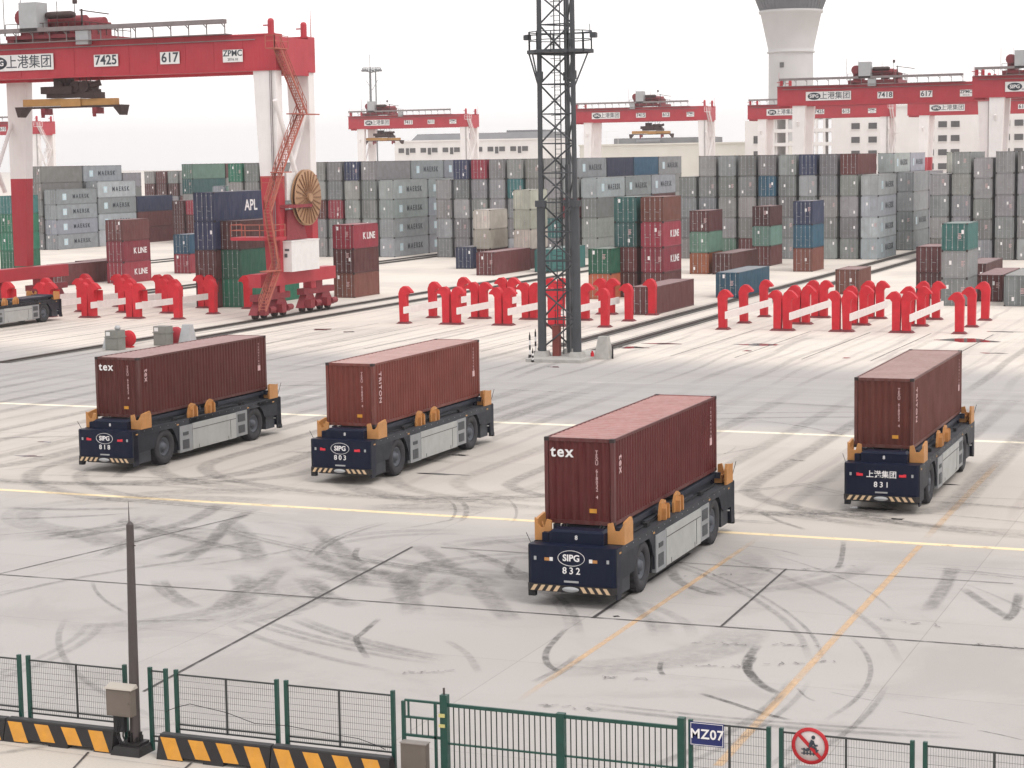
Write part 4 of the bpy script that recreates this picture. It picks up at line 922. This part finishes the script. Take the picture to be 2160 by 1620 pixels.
    mb = MB(); mb.lathe([(.001, 0), (1.0, 0), (1.0, .03), (.001, .03)], (0, 0, 0), 'y', 32); mb.v = [(p[0]*1.15-30.9, y-.085+p[1], p[2]*.62+24.52) for p in mb.v]; part('oval_emblem', mb, m_markdark, sg)
    lettering(sg, 'SIPG', .82, (-30.9, y-.1, 24.52), FRONT, m_mark, bold=.02)
    plate(t, -19.7, -17.0, 23.85, 24.98, y, [(n1, 1.25, -18.35, 24.42, m_markdark, .02)])
    plate(t, -12.3, -10.2, 23.85, 24.98, y, [(n2, 1.25, -11.25, 24.42, m_markdark, .02)])
    plate(t, -5.5, -3.4, 23.8, 24.95, y, [('ZPMC', .78, -4.45, 24.6, m_markdark, .02), ('2016.10', .34, -4.45, 24.05, m_markdark, .01)])
    P('junction_box', m_grbox, lambda mb: mb.box(-21.3, -19.9, -.75, -.15, 26.0, 27.3))
    return t
crane((-89.15, 162.0), 'nearest red girder crane on white legs, numbered 7425, with yellow spreader at left', -25.2, 20.7, '7425', '617')
crane((-51.2, 344.5), 'crane whose long red girder crosses in front of the white office building', -20.5, None, '7418', '617')
crane((-13.5, 322), 'crane cut by the right frame edge', -28.5, None, '7421', '616')
crane((-93.5, 468), 'far crane below the round tower, partly hidden', -20, None, '7425', '615', .918)
crane((-50.9, 464), 'far crane behind the white legs at right', -8, None, '7422', '614')
crane((-136, 460), 'far crane with raised spreader, right of the lighting mast', -17.1, 20.3, '7415', '612', .904)
crane((-206.5, 478), 'far crane beside the slim distant mast, left of the lighting mast', -28.5, 20.2, '7411', '611', .93)
crane((-315.0, 441), 'far pale crane seen beyond the left crane leg', -24, 17, '7408', '610')

# ------------------------------------------------------------------ LIGHTING MAST
def mast(u, v, H, label, sc=1.0, detail=True, slim=False):
    t = thing('lighting_mast', label, 'mast', (u, v, 0))
    a = 1.35*sc; legs = [(-a, 0), (a, 0), (.0, 2.2*sc)]
    zj = 11.1
    for (x, y) in legs:
        mb = MB(); r1, r2 = (.31*sc, .18*sc) if y == 0 else (.3*sc, .2*sc)
        k = .9; tx = lambda z: x*(1-.12*z/H)
        mb.tube((tx(0), y, .55), (tx(zj), y, zj), r1, 12); mb.tube((tx(zj), y, zj-.1), (tx(zj), y, zj+.35), r1*1.4, 12); mb.tube((tx(zj), y, zj+.35), (tx(H), y, H), r2, 10)
        mb.tube((tx(20.2), y, 20.0), (tx(20.2), y, 20.6), r2*1.5, 10)
        part('leg', mb, m_mast, t)
    mb = MB(); BAY = 2.1; n = int(H/BAY)
    for i in range(n):
        z0, z1 = .8+i*BAY, .8+(i+1)*BAY
        if z1 > H: break
        f = lambda p, z: (p[0]*(1-.12*z/H), p[1], z)
        for j in range(3):
            p, q = legs[j], legs[(j+1) % 3]
            if i % 2: p, q = q, p
            mb.tube(f(p, z0), f(q, z1), .065*sc, 6, caps=False); mb.tube(f(p, z1), f(q, z1), .05*sc, 6, caps=False)
    part('lattice', mb, m_mast, t)
    mb = MB(); x = -.25
    for dx in (-.22, .22): mb.bar((x+dx, .9, .3), (x+dx, .9, H), .06)
    for i in range(int(H/.35)): mb.bar((x-.22, .9, .4+i*.35), (x+.22, .9, .4+i*.35), .035)
    for i in range(int(H/1.0)):
        z = 2.5+i*1.0
        if z < H: mb.path([(x-.3, .8, z), (x-.36, .45, z), (x, .2, z), (x+.36, .45, z), (x+.3, .8, z)], .02, 4)
    part('ladder', mb, m_mast, t)
    mb = MB(); mb.box(.2, .42, 1.0, 1.3, .4, 14); mb.box(.24, .36, 1.0, 1.2, 14, H); part('cable_duct', mb, m_mast, t)
    pz = 22.0; mb = MB(); R_ = 2.35; n = 12; ring = [(R_*math.cos(2*math.pi*i/n), .9+R_*.8*math.sin(2*math.pi*i/n), pz) for i in range(n+1)]
    for a_, b_ in zip(ring, ring[1:]): mb.bar(a_, b_, .3, .22); mb.add([a_, b_, (b_[0]*.35, .9+(b_[1]-.9)*.35, pz), (a_[0]*.35, .9+(a_[1]-.9)*.35, pz)], [(0,1,2,3)])
    pl = part('platform', mb, m_mast, t)
    mb = MB(); railing(mb, [(p[0], p[1], pz+.1) for p in ring], 1.3, .06, step=.7); mb.bar((-2.7, .9, pz+1.25), (2.7, .9, pz+1.25), .08); mb.box(-2.75, -2.3, .7, 1.1, pz+.9, pz+1.25); mb.box(2.3, 2.75, .7, 1.1, pz+.9, pz+1.25); mb.bar((2.25, .9, pz+1.3), (2.25, .9, pz+1.9), .04); part('railing', mb, m_mast, pl)
    mb = MB()
    for (x, y) in ((-2.25, .5), (-1.6, -.5), (2.25, .5), (1.6, -.5)):
        s = -1 if x < 0 else 1; mb.tube((x, y, pz-.1), (s*1.25*sc, 0, pz-2.8), .06, 6)
    part('strut', mb, m_mast, t)
    return t
mast(-50.1, 132, 42, 'tall dark lattice mast with round railed platform, standing on a concrete slab')
t = thing('mast_base', 'pale concrete slab under the dark lattice mast', 'slab', (-50, 133, 0))
mb = MB(); mb.box(-1.9, 2.3, -3.2, 3.8, 0.004, .22); part('slab', mb, m_conc, t)
for x, y in ((-1.45, -1), (1.25, -1), (-.1, 1.2)): mb = MB(); mb.hexa([(x-.5, y-.5, .22), (x+.5, y-.5, .22), (x+.5, y+.5, .22), (x-.5, y+.5, .22)], [(x-.4, y-.4, .6), (x+.4, y-.4, .6), (x+.4, y+.4, .6), (x-.4, y+.4, .6)]); part('pedestal', mb, m_conc, t)
mb = MB(); mb.box(-.45, .05, -.4, .1, .225, 2.4); mb.box(-.5, .1, -.45, .15, 2.4, 2.46)
tag(part('control_cabinet', mb, mat('cabinet_rust', (.22, .05, .04), .6, dirt=.4), None, loc=(-50.3, 132.6, 0)), 'small rust red cabinet between the legs of the dark mast', 'cabinet')
mb0 = None
for i, (x, y) in enumerate([(1118, 758), (1130, 750), (1142, 742), (1124, 764), (1136, 757)]):
    p = g(x, y); h = 1.75 if i < 3 else .8
    if i < 3:
        t = thing('striped_post', ['left', 'middle', 'right'][i] + ' one of three tall black and white posts beside the mast slab', 'post', p, 0, 'marker posts at the mast foot')
    else: t = thing('striped_post', ['shorter striped post at the front corner of the mast slab', 'shorter striped post behind the slab corner post'][i-3], 'post', p, 0, 'marker posts at the mast foot')
    for k in range(5):
        mb = MB(); mb.tube((0, 0, k*h/5), (0, 0, (k+1)*h/5), .07 if k else .12, 8); part('band', mb, m_bblk if k % 2 == 0 else m_white, t)
    mb = MB(); mb.tube((0, 0, h), (0, 0, h+.25), .05, 6, r2=.01); part('tip', mb, m_bblk, t)
# rail end stops: tapered concrete blocks with red buffers
for i, (px, s) in enumerate([((1272, 757), 1), ((394, 727), 1), ((232, 735), .8)]):
    p = g(*px); t = thing('rail_stop', ['pale tapered block with a red foot right of the mast slab', 'pale tapered block behind the leftmost loaded carrier', 'pale tapered block left of the ribbed grey box'][i], 'block', p, 0, 'blocks at the rail ends')
    mb = MB(); mb.hexa([(-.55*s, -.45, 0), (.55*s, -.45, 0), (.55*s, .75, 0), (-.55*s, .75, 0)], [(-.32*s, -.1, 1.62*s), (.36*s, -.1, 1.62*s), (.36*s, .45, 1.62*s), (-.32*s, .45, 1.62*s)]); part('block', mb, m_gal if i else m_conc, t)
    if i == 0:
        mb = MB(); mb.tube((-.62, -.55, 0), (-.62, -.55, .5), .13, 10); mb.tube((-.62, -.55, .5), (-.62, -.55, .62), .07, 8); part('red_buffer', mb, m_guard, t)
        mb = MB(); mb.box(.6, .7, .2, .3, 0, .9); part('stake', mb, m_bblk, t)
for i, px in enumerate([(244, 738), (345, 728)]):
    p = g(*px); t = thing('control_cabinet', ['ribbed grey cabinet with a round lamp on top, left of the other', 'ribbed grey cabinet beside the dark red drum'][i], 'cabinet', p, 0, 'grey cabinets by the rail end')
    mb = MB(); mb.box(-.6, .6, -.5, .5, 0, 1.0); mb.box(-.66, .66, -.56, .56, 1.0, 1.08); mb.box(-.6, .6, -.5, .5, 1.08, 1.55); mb.box(-.5, .5, -.52, -.5, .1, .9); part('body', mb, mat('cabinet_khaki', (.22, .22, .20), .6, dirt=.4), t)
    mb = MB(); mb.box(-.5, -.15, -.53, -.5, 1.15, 1.45); part('window', mb, m_white, t)
    if i == 0: mb = MB(); mb.lathe([(.001, 0), (.2, .05), (.25, .2), (.15, .38), (.001, .4)], (.25, 0, 1.55), 'z', 12); part('lamp', mb, m_gal, t)
for i, px in enumerate([(271, 733), (372, 725)]):
    p = g(*px); t = thing('cable_drum', ['bright red drum right of the lamp topped cabinet', 'dark red drum left of a pale tapered block'][i], 'drum', p, 0, 'red drums by the rail end')
    mb = MB(); mb.lathe([(.05, -.2), (.62, -.2), (.66, -.12), (.5, -.05), (.5, .05), (.66, .12), (.62, .2), (.05, .2)], (0, 0, .72), 'y', 20); mb.box(-.4, .4, -.25, .25, 0, .12); part('drum', mb, m_guard if i == 0 else m_red, t)

# ------------------------------------------------------------------ FENCE LINE IN THE FOREGROUND
FV = 40.6
def mesh_panel(u0, u1, label, z0=.62, z1=2.0, mid=True, foot=.0):
    t = thing('mesh_fence', label, 'fence panel', (u0, FV, 0), 0, 'green mesh fence panels'); L = u1-u0
    for x in (0, L): mb = MB(); mb.box(x-.045, x+.045, -.045, .045, foot, 2.12); part('post', mb, m_green, t)
    mb = MB(); 
    for z in (z0, z0+.12, z1): mb.box(.05, L-.05, -.018, .018, z-.018, z+.018)
    if mid: mb.box(L/2-.022, L/2+.022, -.02, .02, z0-.02, z1+.02)
    part('frame', mb, m_wire, t)
    mb = MB(); n = int(L/.056)
    for i in range(1, n): x = L*i/n; mb.box(x-.0024, x+.0024, -.0025, .0025, z0, z1)
    for k in range(1, 9): z = z0+(z1-z0)*k/9; mb.box(.04, L-.04, .003, .0085, z-.0028, z+.0028)
    part('wire_mesh', mb, m_wire, t)
    return t
mesh_panel(-33.2, -30.28, 'mesh fence panel cut by the left frame edge'); mesh_panel(-30.0, -27.12, 'mesh fence panel left of the brown lamp pole')
mesh_panel(-25.63, -22.82, 'mesh fence panel right of the narrow gap panel, above striped barrier'); mesh_panel(-22.56, -19.72, 'mesh fence panel immediately left of the barred gate')
mesh_panel(-26.38, -25.93, 'narrow fence panel just right of the brown lamp pole', .25, 2.03, False)
mesh_panel(-12.43, -10.66, 'fence panel holding the blue MZ07 sign', .25, 2.05); mesh_panel(-10.38, -7.54, 'fence panel holding the round no climbing sign', .25, 2.03); mesh_panel(-7.27, -4.4, 'mesh fence panel at the right frame edge', .25, 2.03)
mb = MB()
for a, b in ((-30.28, -30.0), (-22.82, -22.56), (-12.65, -12.43), (-10.66, -10.38), (-7.54, -7.27)):
    pass
# slack cable along the fence
mb = MB(); pts = sm([(-25.9, 40.45), (-25.2, 40.47), (-24.2, 40.5), (-23.4, 40.5), (-22.5, 40.5), (-21.5, 40.5), (-20.6, 40.5), (-19.9, 40.5)], 5); zz = [1.05, 1.32, 1.2, 1.0, 1.03, .95, .9, .7]
mb.path([(p[0], 40.5, zz[min(int(i/5), 7)]+(zz[min(int(i/5)+1, 7)]-zz[min(int(i/5), 7)])*((i % 5)/5)) for i, p in enumerate(pts)], .009, 5)
tag(part('cable', mb, m_blk, None), 'thin black cable sagging along the mesh fence left of the gate', 'cable')
# gate
t = thing('gate', 'wide barred dark green gate in two leaves', 'gate', (-18.4, FV, 0)); L = 5.75
for x in (0, 2.9): mb = MB(); mb.box(x-.1 if x else -.08, x+.1 if x else .1, -.08, .08, 0, 2.14 if x == 0 else 1.97); part('post', mb, m_green, t)
mb = MB(); mb.box(L-.07, L+.09, -.08, .08, 0, 2.14); mb.lathe([(.001, 0), (.14, 0), (.14, .06), (.001, .12)], (L, -.02, .62), 'z', 12); part('post', mb, m_green, t)
for x0, x1 in ((.1, 2.8), (3.0, L-.07)):
    mb = MB(); mb.box(x0, x1, -.03, .03, 1.86, 1.94); mb.box(x0, x1, -.025, .025, .96, 1.0); mb.box(x0, x1, -.03, .03, .14, .2); lf = part('gate_leaf', mb, m_green, t)
    mb = MB(); n = round((x1-x0)/.135)
    for i in range(1, n): x = x0+(x1-x0)*i/n; mb.box(x-.011, x+.011, -.0115, .0115, .2, 1.86)
    part('bars', mb, mat('bar_dark', (.012, .022, .02), .45), lf)
mb = MB(); mb.box(-.1, .05, -.12, -.08, 1.62, 1.7); mb.box(-.1, .05, -.12, -.08, 1.38, 1.45); part('reflector', mb, mat('reflector_pale', (.55, .5, .2), .4), t)
mb = MB(); mb.box(-.02, .02, -.02, .02, 2.14, 2.3); part('finial', mb, m_pole, t)
t = thing('gate', 'narrow side gate with short bars left of the barred gate', 'gate', (-19.46, FV, 0))
mb = MB(); mb.box(-.03, .05, -.04, .04, 0, 1.9); mb.box(.8, .86, -.03, .03, 0, 1.9); mb.box(.12, .16, -.02, .02, 1.55, 1.9); mb.box(.05, 1.0, -.03, .03, 1.9, 1.95); mb.box(.05, .8, -.03, .03, 1.5, 1.55); mb.box(.05, 1.0, -.03, .03, 1.06, 1.12); part('frame', mb, m_green, t)
mb = MB()
for i in range(4): mb.box(.18+i*.15, .2+i*.15, -.01, .01, 1.12, 1.5)
part('bars', mb, mat('bar_dark', (.012, .022, .02), .45), t)
t = thing('utility_cabinet', 'flat brown cabinet standing in the narrow side gate', 'cabinet', (-19.08, FV-.15, 0))
mb = MB(); mb.box(-.34, .3, -.12, .1, 0, .96); part('body', mb, m_cab, t); mb = MB(); mb.box(-.36, .32, -.14, .12, .96, .985); part('lid', mb, mat('lid_brown', (.3, .27, .25), .5, dirt=.3), t)
# striped barriers: profile with a sloping face and feet openings
def barrier(u0, u1, label, hgt=.55, zlift=0):
    t = thing('striped_barrier', label, 'barrier', (u0, FV-.34, 0), 0, 'black and yellow barriers under the fence'); L = u1-u0
    mb = MB(); gaps = [(L*.18, L*.42), (L*.60, L*.84)]
    xs = [0]+[a for gp_ in gaps for a in gp_]+[L]
    def sec(x0, x1, zb):
        yb = lambda z: -.26+.14*(z/hgt)
        mb.hexa([(x0, yb(zb), zb), (x1, yb(zb), zb), (x1, .26, zb), (x0, .26, zb)], [(x0, yb(hgt), hgt), (x1, yb(hgt), hgt), (x1, .12, hgt), (x0, .12, hgt)])
    for i in range(5): sec(xs[i], xs[i+1], .09 if i % 2 else 0)
    bd = part('body', mb, m_bblk, t)
    mb = MB(); n = max(2, int(L/.76)); p = L/n
    for i in range(n):
        x = i*p+.05; q = []
        ins = any(a-.2 < x+.3 < b for a, b in gaps); zb = .1 if ins else .03
        for (dx, z) in ((.27, zb), (.27+.42, zb), (.42, hgt-.02), (0, hgt-.02)): q.append((min(x+dx, L-.01), -.26+.14*z/hgt-.004, z))
        mb.add(q+[(a, b+.02, c) for a, b, c in q], [(0,1,2,3), (0,4,5,1), (1,5,6,2), (2,6,7,3), (3,7,4,0)])
    part('stripes', mb, m_byel, bd)
    mb = MB(); mb.box(.02, L-.02, -.1, .1, hgt, hgt+.05); part('cap', mb, mat('cap_dark', (.05, .05, .052), .6), t)
barrier(-33.6, -30.45, 'striped barrier cut by the left frame edge', .5); barrier(-30.42, -27.2, 'striped barrier left of the brown lamp pole', .52)
barrier(-25.9, -22.78, 'striped barrier right of the brown lamp pole', .55); barrier(-22.75, -19.62, 'striped barrier left of the barred gate', .57)
# lamp pole with cabinet
t = thing('lamp_pole', 'tapered brown steel pole rising between the two runs of striped barriers', 'pole', (-26.76, 40.42, 0))
mb = MB(); mb.tube((0, 0, .18), (.08, 0, 5.72), .135, 20, r2=.092); mb.tube((.08, 0, 5.72), (.08, 0, 5.8), .09, 16, r2=.03); part('pole', mb, m_pole, t)
mb = MB(); mb.tube((.06, 0, 5.7), (.06, 0, 6.3), .022, 6, r2=.006); mb.bar((-.03, 0, 5.2), (.22, 0, 5.2), .025); part('lightning_rod', mb, m_pole, t)
mb = MB(); mb.hexa([(-.42, -.5, 0), (.42, -.5, 0), (.42, .2, 0), (-.42, .2, 0)], [(-.36, -.4, .2), (.36, -.4, .2), (.36, .2, .2), (-.36, .2, .2)]); mb.box(-.28, .28, -.28, .2, .2, .26)
for i in range(8): a = i*math.pi/4; mb.bar((.16*math.cos(a), .16*math.sin(a), .26), (.16*math.cos(a), .16*math.sin(a), .5-.12*(i % 2)), .03, .1)
part('base', mb, m_bblk, t)
mb = MB(); mb.box(-.53, .19, -.42, -.2, .98, 1.66); cb = part('cabinet', mb, m_cab, t)
mb = MB(); mb.hexa([(-.57, -.47, 1.66), (.23, -.47, 1.66), (.23, -.15, 1.66), (-.57, -.15, 1.66)], [(-.55, -.44, 1.69), (.21, -.44, 1.69), (.21, -.18, 1.76), (-.55, -.18, 1.76)]); part('lid', mb, mat('lid_pale', (.42, .38, .33), .5), cb)
mb = MB(); mb.box(-.5, .16, -.426, -.42, 1.02, 1.62); mb.box(.1, .13, -.44, -.426, 1.28, 1.36); part('door', mb, mat('cabinet_door', (.165, .137, .117), .5, dirt=.3), cb)
mb = MB()
for x in (-.3, -.24, -.12): mb.path([(x, -.3, .98), (x+.02, -.34, .7), (x-.04, -.3, .45), (x+.06, -.3, .25)], .022, 6)
mb.box(-.4, -.08, -.33, -.22, .55, .95); part('conduits', mb, m_blk, cb)
# signs on the fence
t = thing('fence_sign', 'blue rectangular sign reading MZ07 on the fence right of the gate', 'sign', (-12.04, FV-.06, 1.83))
mb = MB(); mb.box(-.39, .39, -.012, .012, -.27, .26); part('panel', mb, m_blue, t)
mb = MB()
for a in ((-.37, .37, .232, .243), (-.37, .37, -.253, -.242), (-.37, -.36, -.242, .232), (.36, .37, -.242, .232)): mb.box(a[0], a[1], -.016, -.0125, a[2], a[3])
part('border', mb, m_mark, t); lettering(t, 'MZ07', .30, (0, -.018, -.01), FRONT, m_mark, bold=.018, spacing=1.08)
t = thing('fence_sign', 'round red no climbing sign fixed to the mesh fence', 'sign', (-9.73, FV-.06, 1.8))
mb = MB(); mb.lathe([(.001, -.01), (.34, -.01), (.34, .01), (.001, .01)], (0, 0, 0), 'y', 48); part('disc', mb, m_signbg, t)
mb = MB(); mb.lathe([(.33, -.02), (.405, -.02), (.405, .012), (.33, .012), (.33, -.02)], (0, 0, 0), 'y', 56, caps=False); part('red_ring', mb, m_signred, t)
mb = MB()
def d2(pts, w): mb.path([(a, -.02, b) for a, b in pts], w, 8)
mb.tube((.075, -.03, .2), (.075, -.012, .2), .042, 14); d2([(.06, .13), (.0, .0)], .042); d2([(.06, .12), (.11, .02), (.17, .03)], .02); d2([(.0, .0), (.12, -.03), (.15, -.13)], .026); d2([(.0, .0), (-.02, -.08), (-.1, -.1)], .026)
for x in (-.13, -.06, .01, .08, .14): d2([(x, -.05 if x < 0 else -.1), (x, -.2)], .014)
d2([(-.19, -.08), (.19, -.08)], .012); d2([(-.19, -.17), (.19, -.17)], .012)
part('climbing_figure', mb, m_markdark, t)
mb = MB(); mb.bar((-.25, -.035, .25), (.25, -.035, -.25), .012, .075); mb.v = [(p[0], p[1], p[2]) for p in mb.v]; part('red_slash', mb, m_signred, t)
t = thing('fence_sign', 'grey plate hanging below the round sign', 'sign', (-9.7, FV-.06, 1.2)); mb = MB(); mb.box(-.34, .34, -.01, .01, -.25, .15); part('panel', mb, m_grbox, t); lettering(t, '禁止翻越', .16, (0, -.014, 0), FRONT, m_markdark)

# ------------------------------------------------------------------ BUILDINGS AND TOWER FAR BEHIND
def facade_windows(t, vf, rects, name='window'):
    for (x0, x1, z0, z1) in rects:
        mb = MB(); mb.box(x0, x1, vf-.12, vf-.02, z0, z1); mb.box(x0-.15, x1+.15, vf-.3, vf-.02, z0-.18, z0-.03, 1); part(name, mb, [m_bwin, m_bwall], t)
V = 620
t = thing('office_building', 'long white building with grey pitched roof left of the lighting mast', 'building', (-268, V, 0))
mb = MB(); mb.box(-27.6, 28.5, 0, 26, 0, 20.6); mb.box(-27.9, 28.8, -.35, 26.3, 20.6, 21.1); part('wall', mb, m_bwall, t)
mb = MB(); mb.hexa([(-22.6, 3, 21.1), (28.2, 3, 21.1), (28.2, 24, 21.1), (-22.6, 24, 21.1)], [(-21, 5, 23.3), (28, 5, 23.3), (28, 22, 23.3), (-21, 22, 23.3)]); mb.box(12, 26, 6, 14, 23.3, 24.0); part('roof', mb, m_broof, t)
rects = []
for k in range(6):
    x = -26.0+k*8.35
    rects += [(x, x+2.1, 16.9, 18.5), (x+2.75, x+3.95, 16.2, 18.5), (x+4.3, x+6.4, 16.9, 18.5), (x, x+2.1, 12.6, 14.2), (x+2.75, x+3.95, 12.0, 14.2), (x+4.3, x+6.4, 12.6, 14.2)]
facade_windows(t, 0, rects)
t = thing('office_building', 'low pale flat roofed building behind the raised spreader crane', 'building', (-190, 600, 0))
mb = MB(); mb.box(-30, 33, 0, 30, 0, 18.0); mb.box(-30.3, 33.3, -.4, 30.3, 18.0, 18.5); part('wall', mb, mat('building_pale', (.66, .64, .58), .8, dirt=.2, scale=.15), t)
mb = MB(); mb.box(-20, 12, 5, 20, 18.5, 20.3); mb.tube((-12, 4, 19.1), (-4, 4, 19.1), .7, 10); mb.box(8, 10.5, 3, 6, 18.5, 20.2); part('roof_plant', mb, m_broof, t)
mb = MB(); railing(mb, [(-29, .5, 18.5), (-17, .5, 18.5)], 4.0, .08, step=4); part('roof_frame', mb, m_cwhite, t)
V = 560
t = thing('office_building', 'white office block with rows of dark windows behind the right hand cranes', 'building', (-110, V, 0))
mb = MB(); mb.box(-18.5, 46, 0, 22, 0, 27.2); mb.box(-18.8, 46.3, -.35, 22.3, 27.2, 27.8)
part('wall', mb, m_bwall, t)
mb = MB()                                   # open stair and gallery part at the left
for z in (9.2, 12.9, 16.7, 20.6, 24.4): mb.box(-36, -18.5, 0, 14, z, z+1.0)
for x in (-35.9, -31.9, -28.7, -23.2, -21.0): mb.box(x, x+.7, .08, .7, 0, 26); mb.box(x, x+.7, 13, 13.7, 0, 26)
mb.box(-36.2, -18.5, -.2, 14.2, 25.4, 26.4); mb.box(-35.8, -34.6, .75, 12.9, 0, 25); part('open_gallery', mb, m_bwall, t)
rects = []
for z0 in (21.2, 17.3, 13.4, 9.5):
    for x0 in (-12.7, -7.8, -2.6, 8.3, 11.9, 15.4, 25.6, 29.2, 32.8): rects.append((x0, x0+2.4, z0, z0+1.7))
facade_windows(t, 0, rects)
t = thing('office_building', 'short white annexe with dark slots left of the white office block', 'building', (-152, V, 0))
mb = MB(); mb.box(-2.0, 5.2, 0, 12, 0, 24.2); part('wall', mb, m_bwall, t)
facade_windows(t, 0, [(.6, 4.6, z, z+2.2) for z in (17.6, 13.2, 8.8)])
# control tower: shaft, flare, gallery ring, dark cab
t = thing('control_tower', 'round grey concrete tower flaring out towards its dark top', 'tower', (-162.9, 650, 0))
mb = MB(); mb.lathe([(8.1, 0), (7.45, 30), (7.35, 47.8)], n=48); part('shaft', mb, m_tower, t)
mb = MB(); mb.lathe([(7.35, 47.8), (7.9, 47.9), (8.0, 48.3), (7.5, 48.5), (7.6, 49.5), (10.0, 60.6), (10.6, 61.0), (10.7, 61.6), (10.2, 61.9)], n=48); part('flare', mb, m_tower, t)
mb = MB(); mb.lathe([(10.2, 61.9), (11.6, 65.5), (13.2, 68.0), (13.6, 74), (9, 76)], n=48)
for i in range(48):
    a = 2*math.pi*i/48; mb.bar((10.35*math.cos(a), 10.35*math.sin(a), 62), (11.75*math.cos(a), 11.75*math.sin(a), 65.6), .12)
part('observation_cab', mb, mat('tower_glass', (.13, .135, .15), .4, dirt=.3, scale=.5), t)
for z in (42.9, 37.3, 31.8, 26.4):
    mb = MB(); mb.box(-1.9, -.5, -7.5, -7.2, z, z+1.7); part('window', mb, m_bwin, t)
# slim distant mast
t = thing('floodlight_mast', 'slim distant pole mast with lamp ring above the far left crane', 'mast', (-244.9, 500, 0))
mb = MB(); mb.tube((-.5, 0, 0), (-.5, 0, 39.5), .45, 10, r2=.3); mb.tube((1.2, 0, 0), (1.2, 0, 39.5), .2, 8); part('pole', mb, mat('far_mast', (.20, .21, .22), .6), t)
mb = MB()
for i in range(10):
    a = 2*math.pi*i/10; mb.bar((0, 0, 38.9), (2.6*math.cos(a), 2.6*math.sin(a), 39.4), .12); mb.box(2.6*math.cos(a)-.3, 2.6*math.cos(a)+.3, 2.6*math.sin(a)-.2, 2.6*math.sin(a)+.2, 39.2, 39.7)
railing(mb, [(2.6*math.cos(2*math.pi*i/10), 2.6*math.sin(2*math.pi*i/10), 39.2) for i in range(11)], 1.0, .1); mb.bar((-1.8, 0, 36.8), (0, 0, 34), .1); mb.bar((1.8, 0, 36.8), (0, 0, 34), .1); mb.bar((-.5, 0, 39.5), (-.5, 0, 44), .12); part('lamp_ring', mb, mat('far_mast', (.20, .21, .22), .6), t)

# ------------------------------------------------------------------ HAZE
hz = bpy.data.materials.new('haze_air'); hz.use_nodes = True; n = hz.node_tree; n.nodes.clear()
out = n.nodes.new('ShaderNodeOutputMaterial'); pv = n.nodes.new('ShaderNodeVolumePrincipled'); n.links.new(pv.outputs[0], out.inputs['Volume'])
pv.inputs['Density'].default_value = 0.00018; pv.inputs['Color'].default_value = (.97, .96, .97, 1); pv.inputs['Anisotropy'].default_value = .2
USE_HAZE = True
if USE_HAZE:
    mb = MB(); mb.box(-3600, 2600, -400, 4100, -1, 90); tag(part('haze', mb, hz, None), kind='stuff')
print('containers', NCONT, 'objects', len(bpy.data.objects))
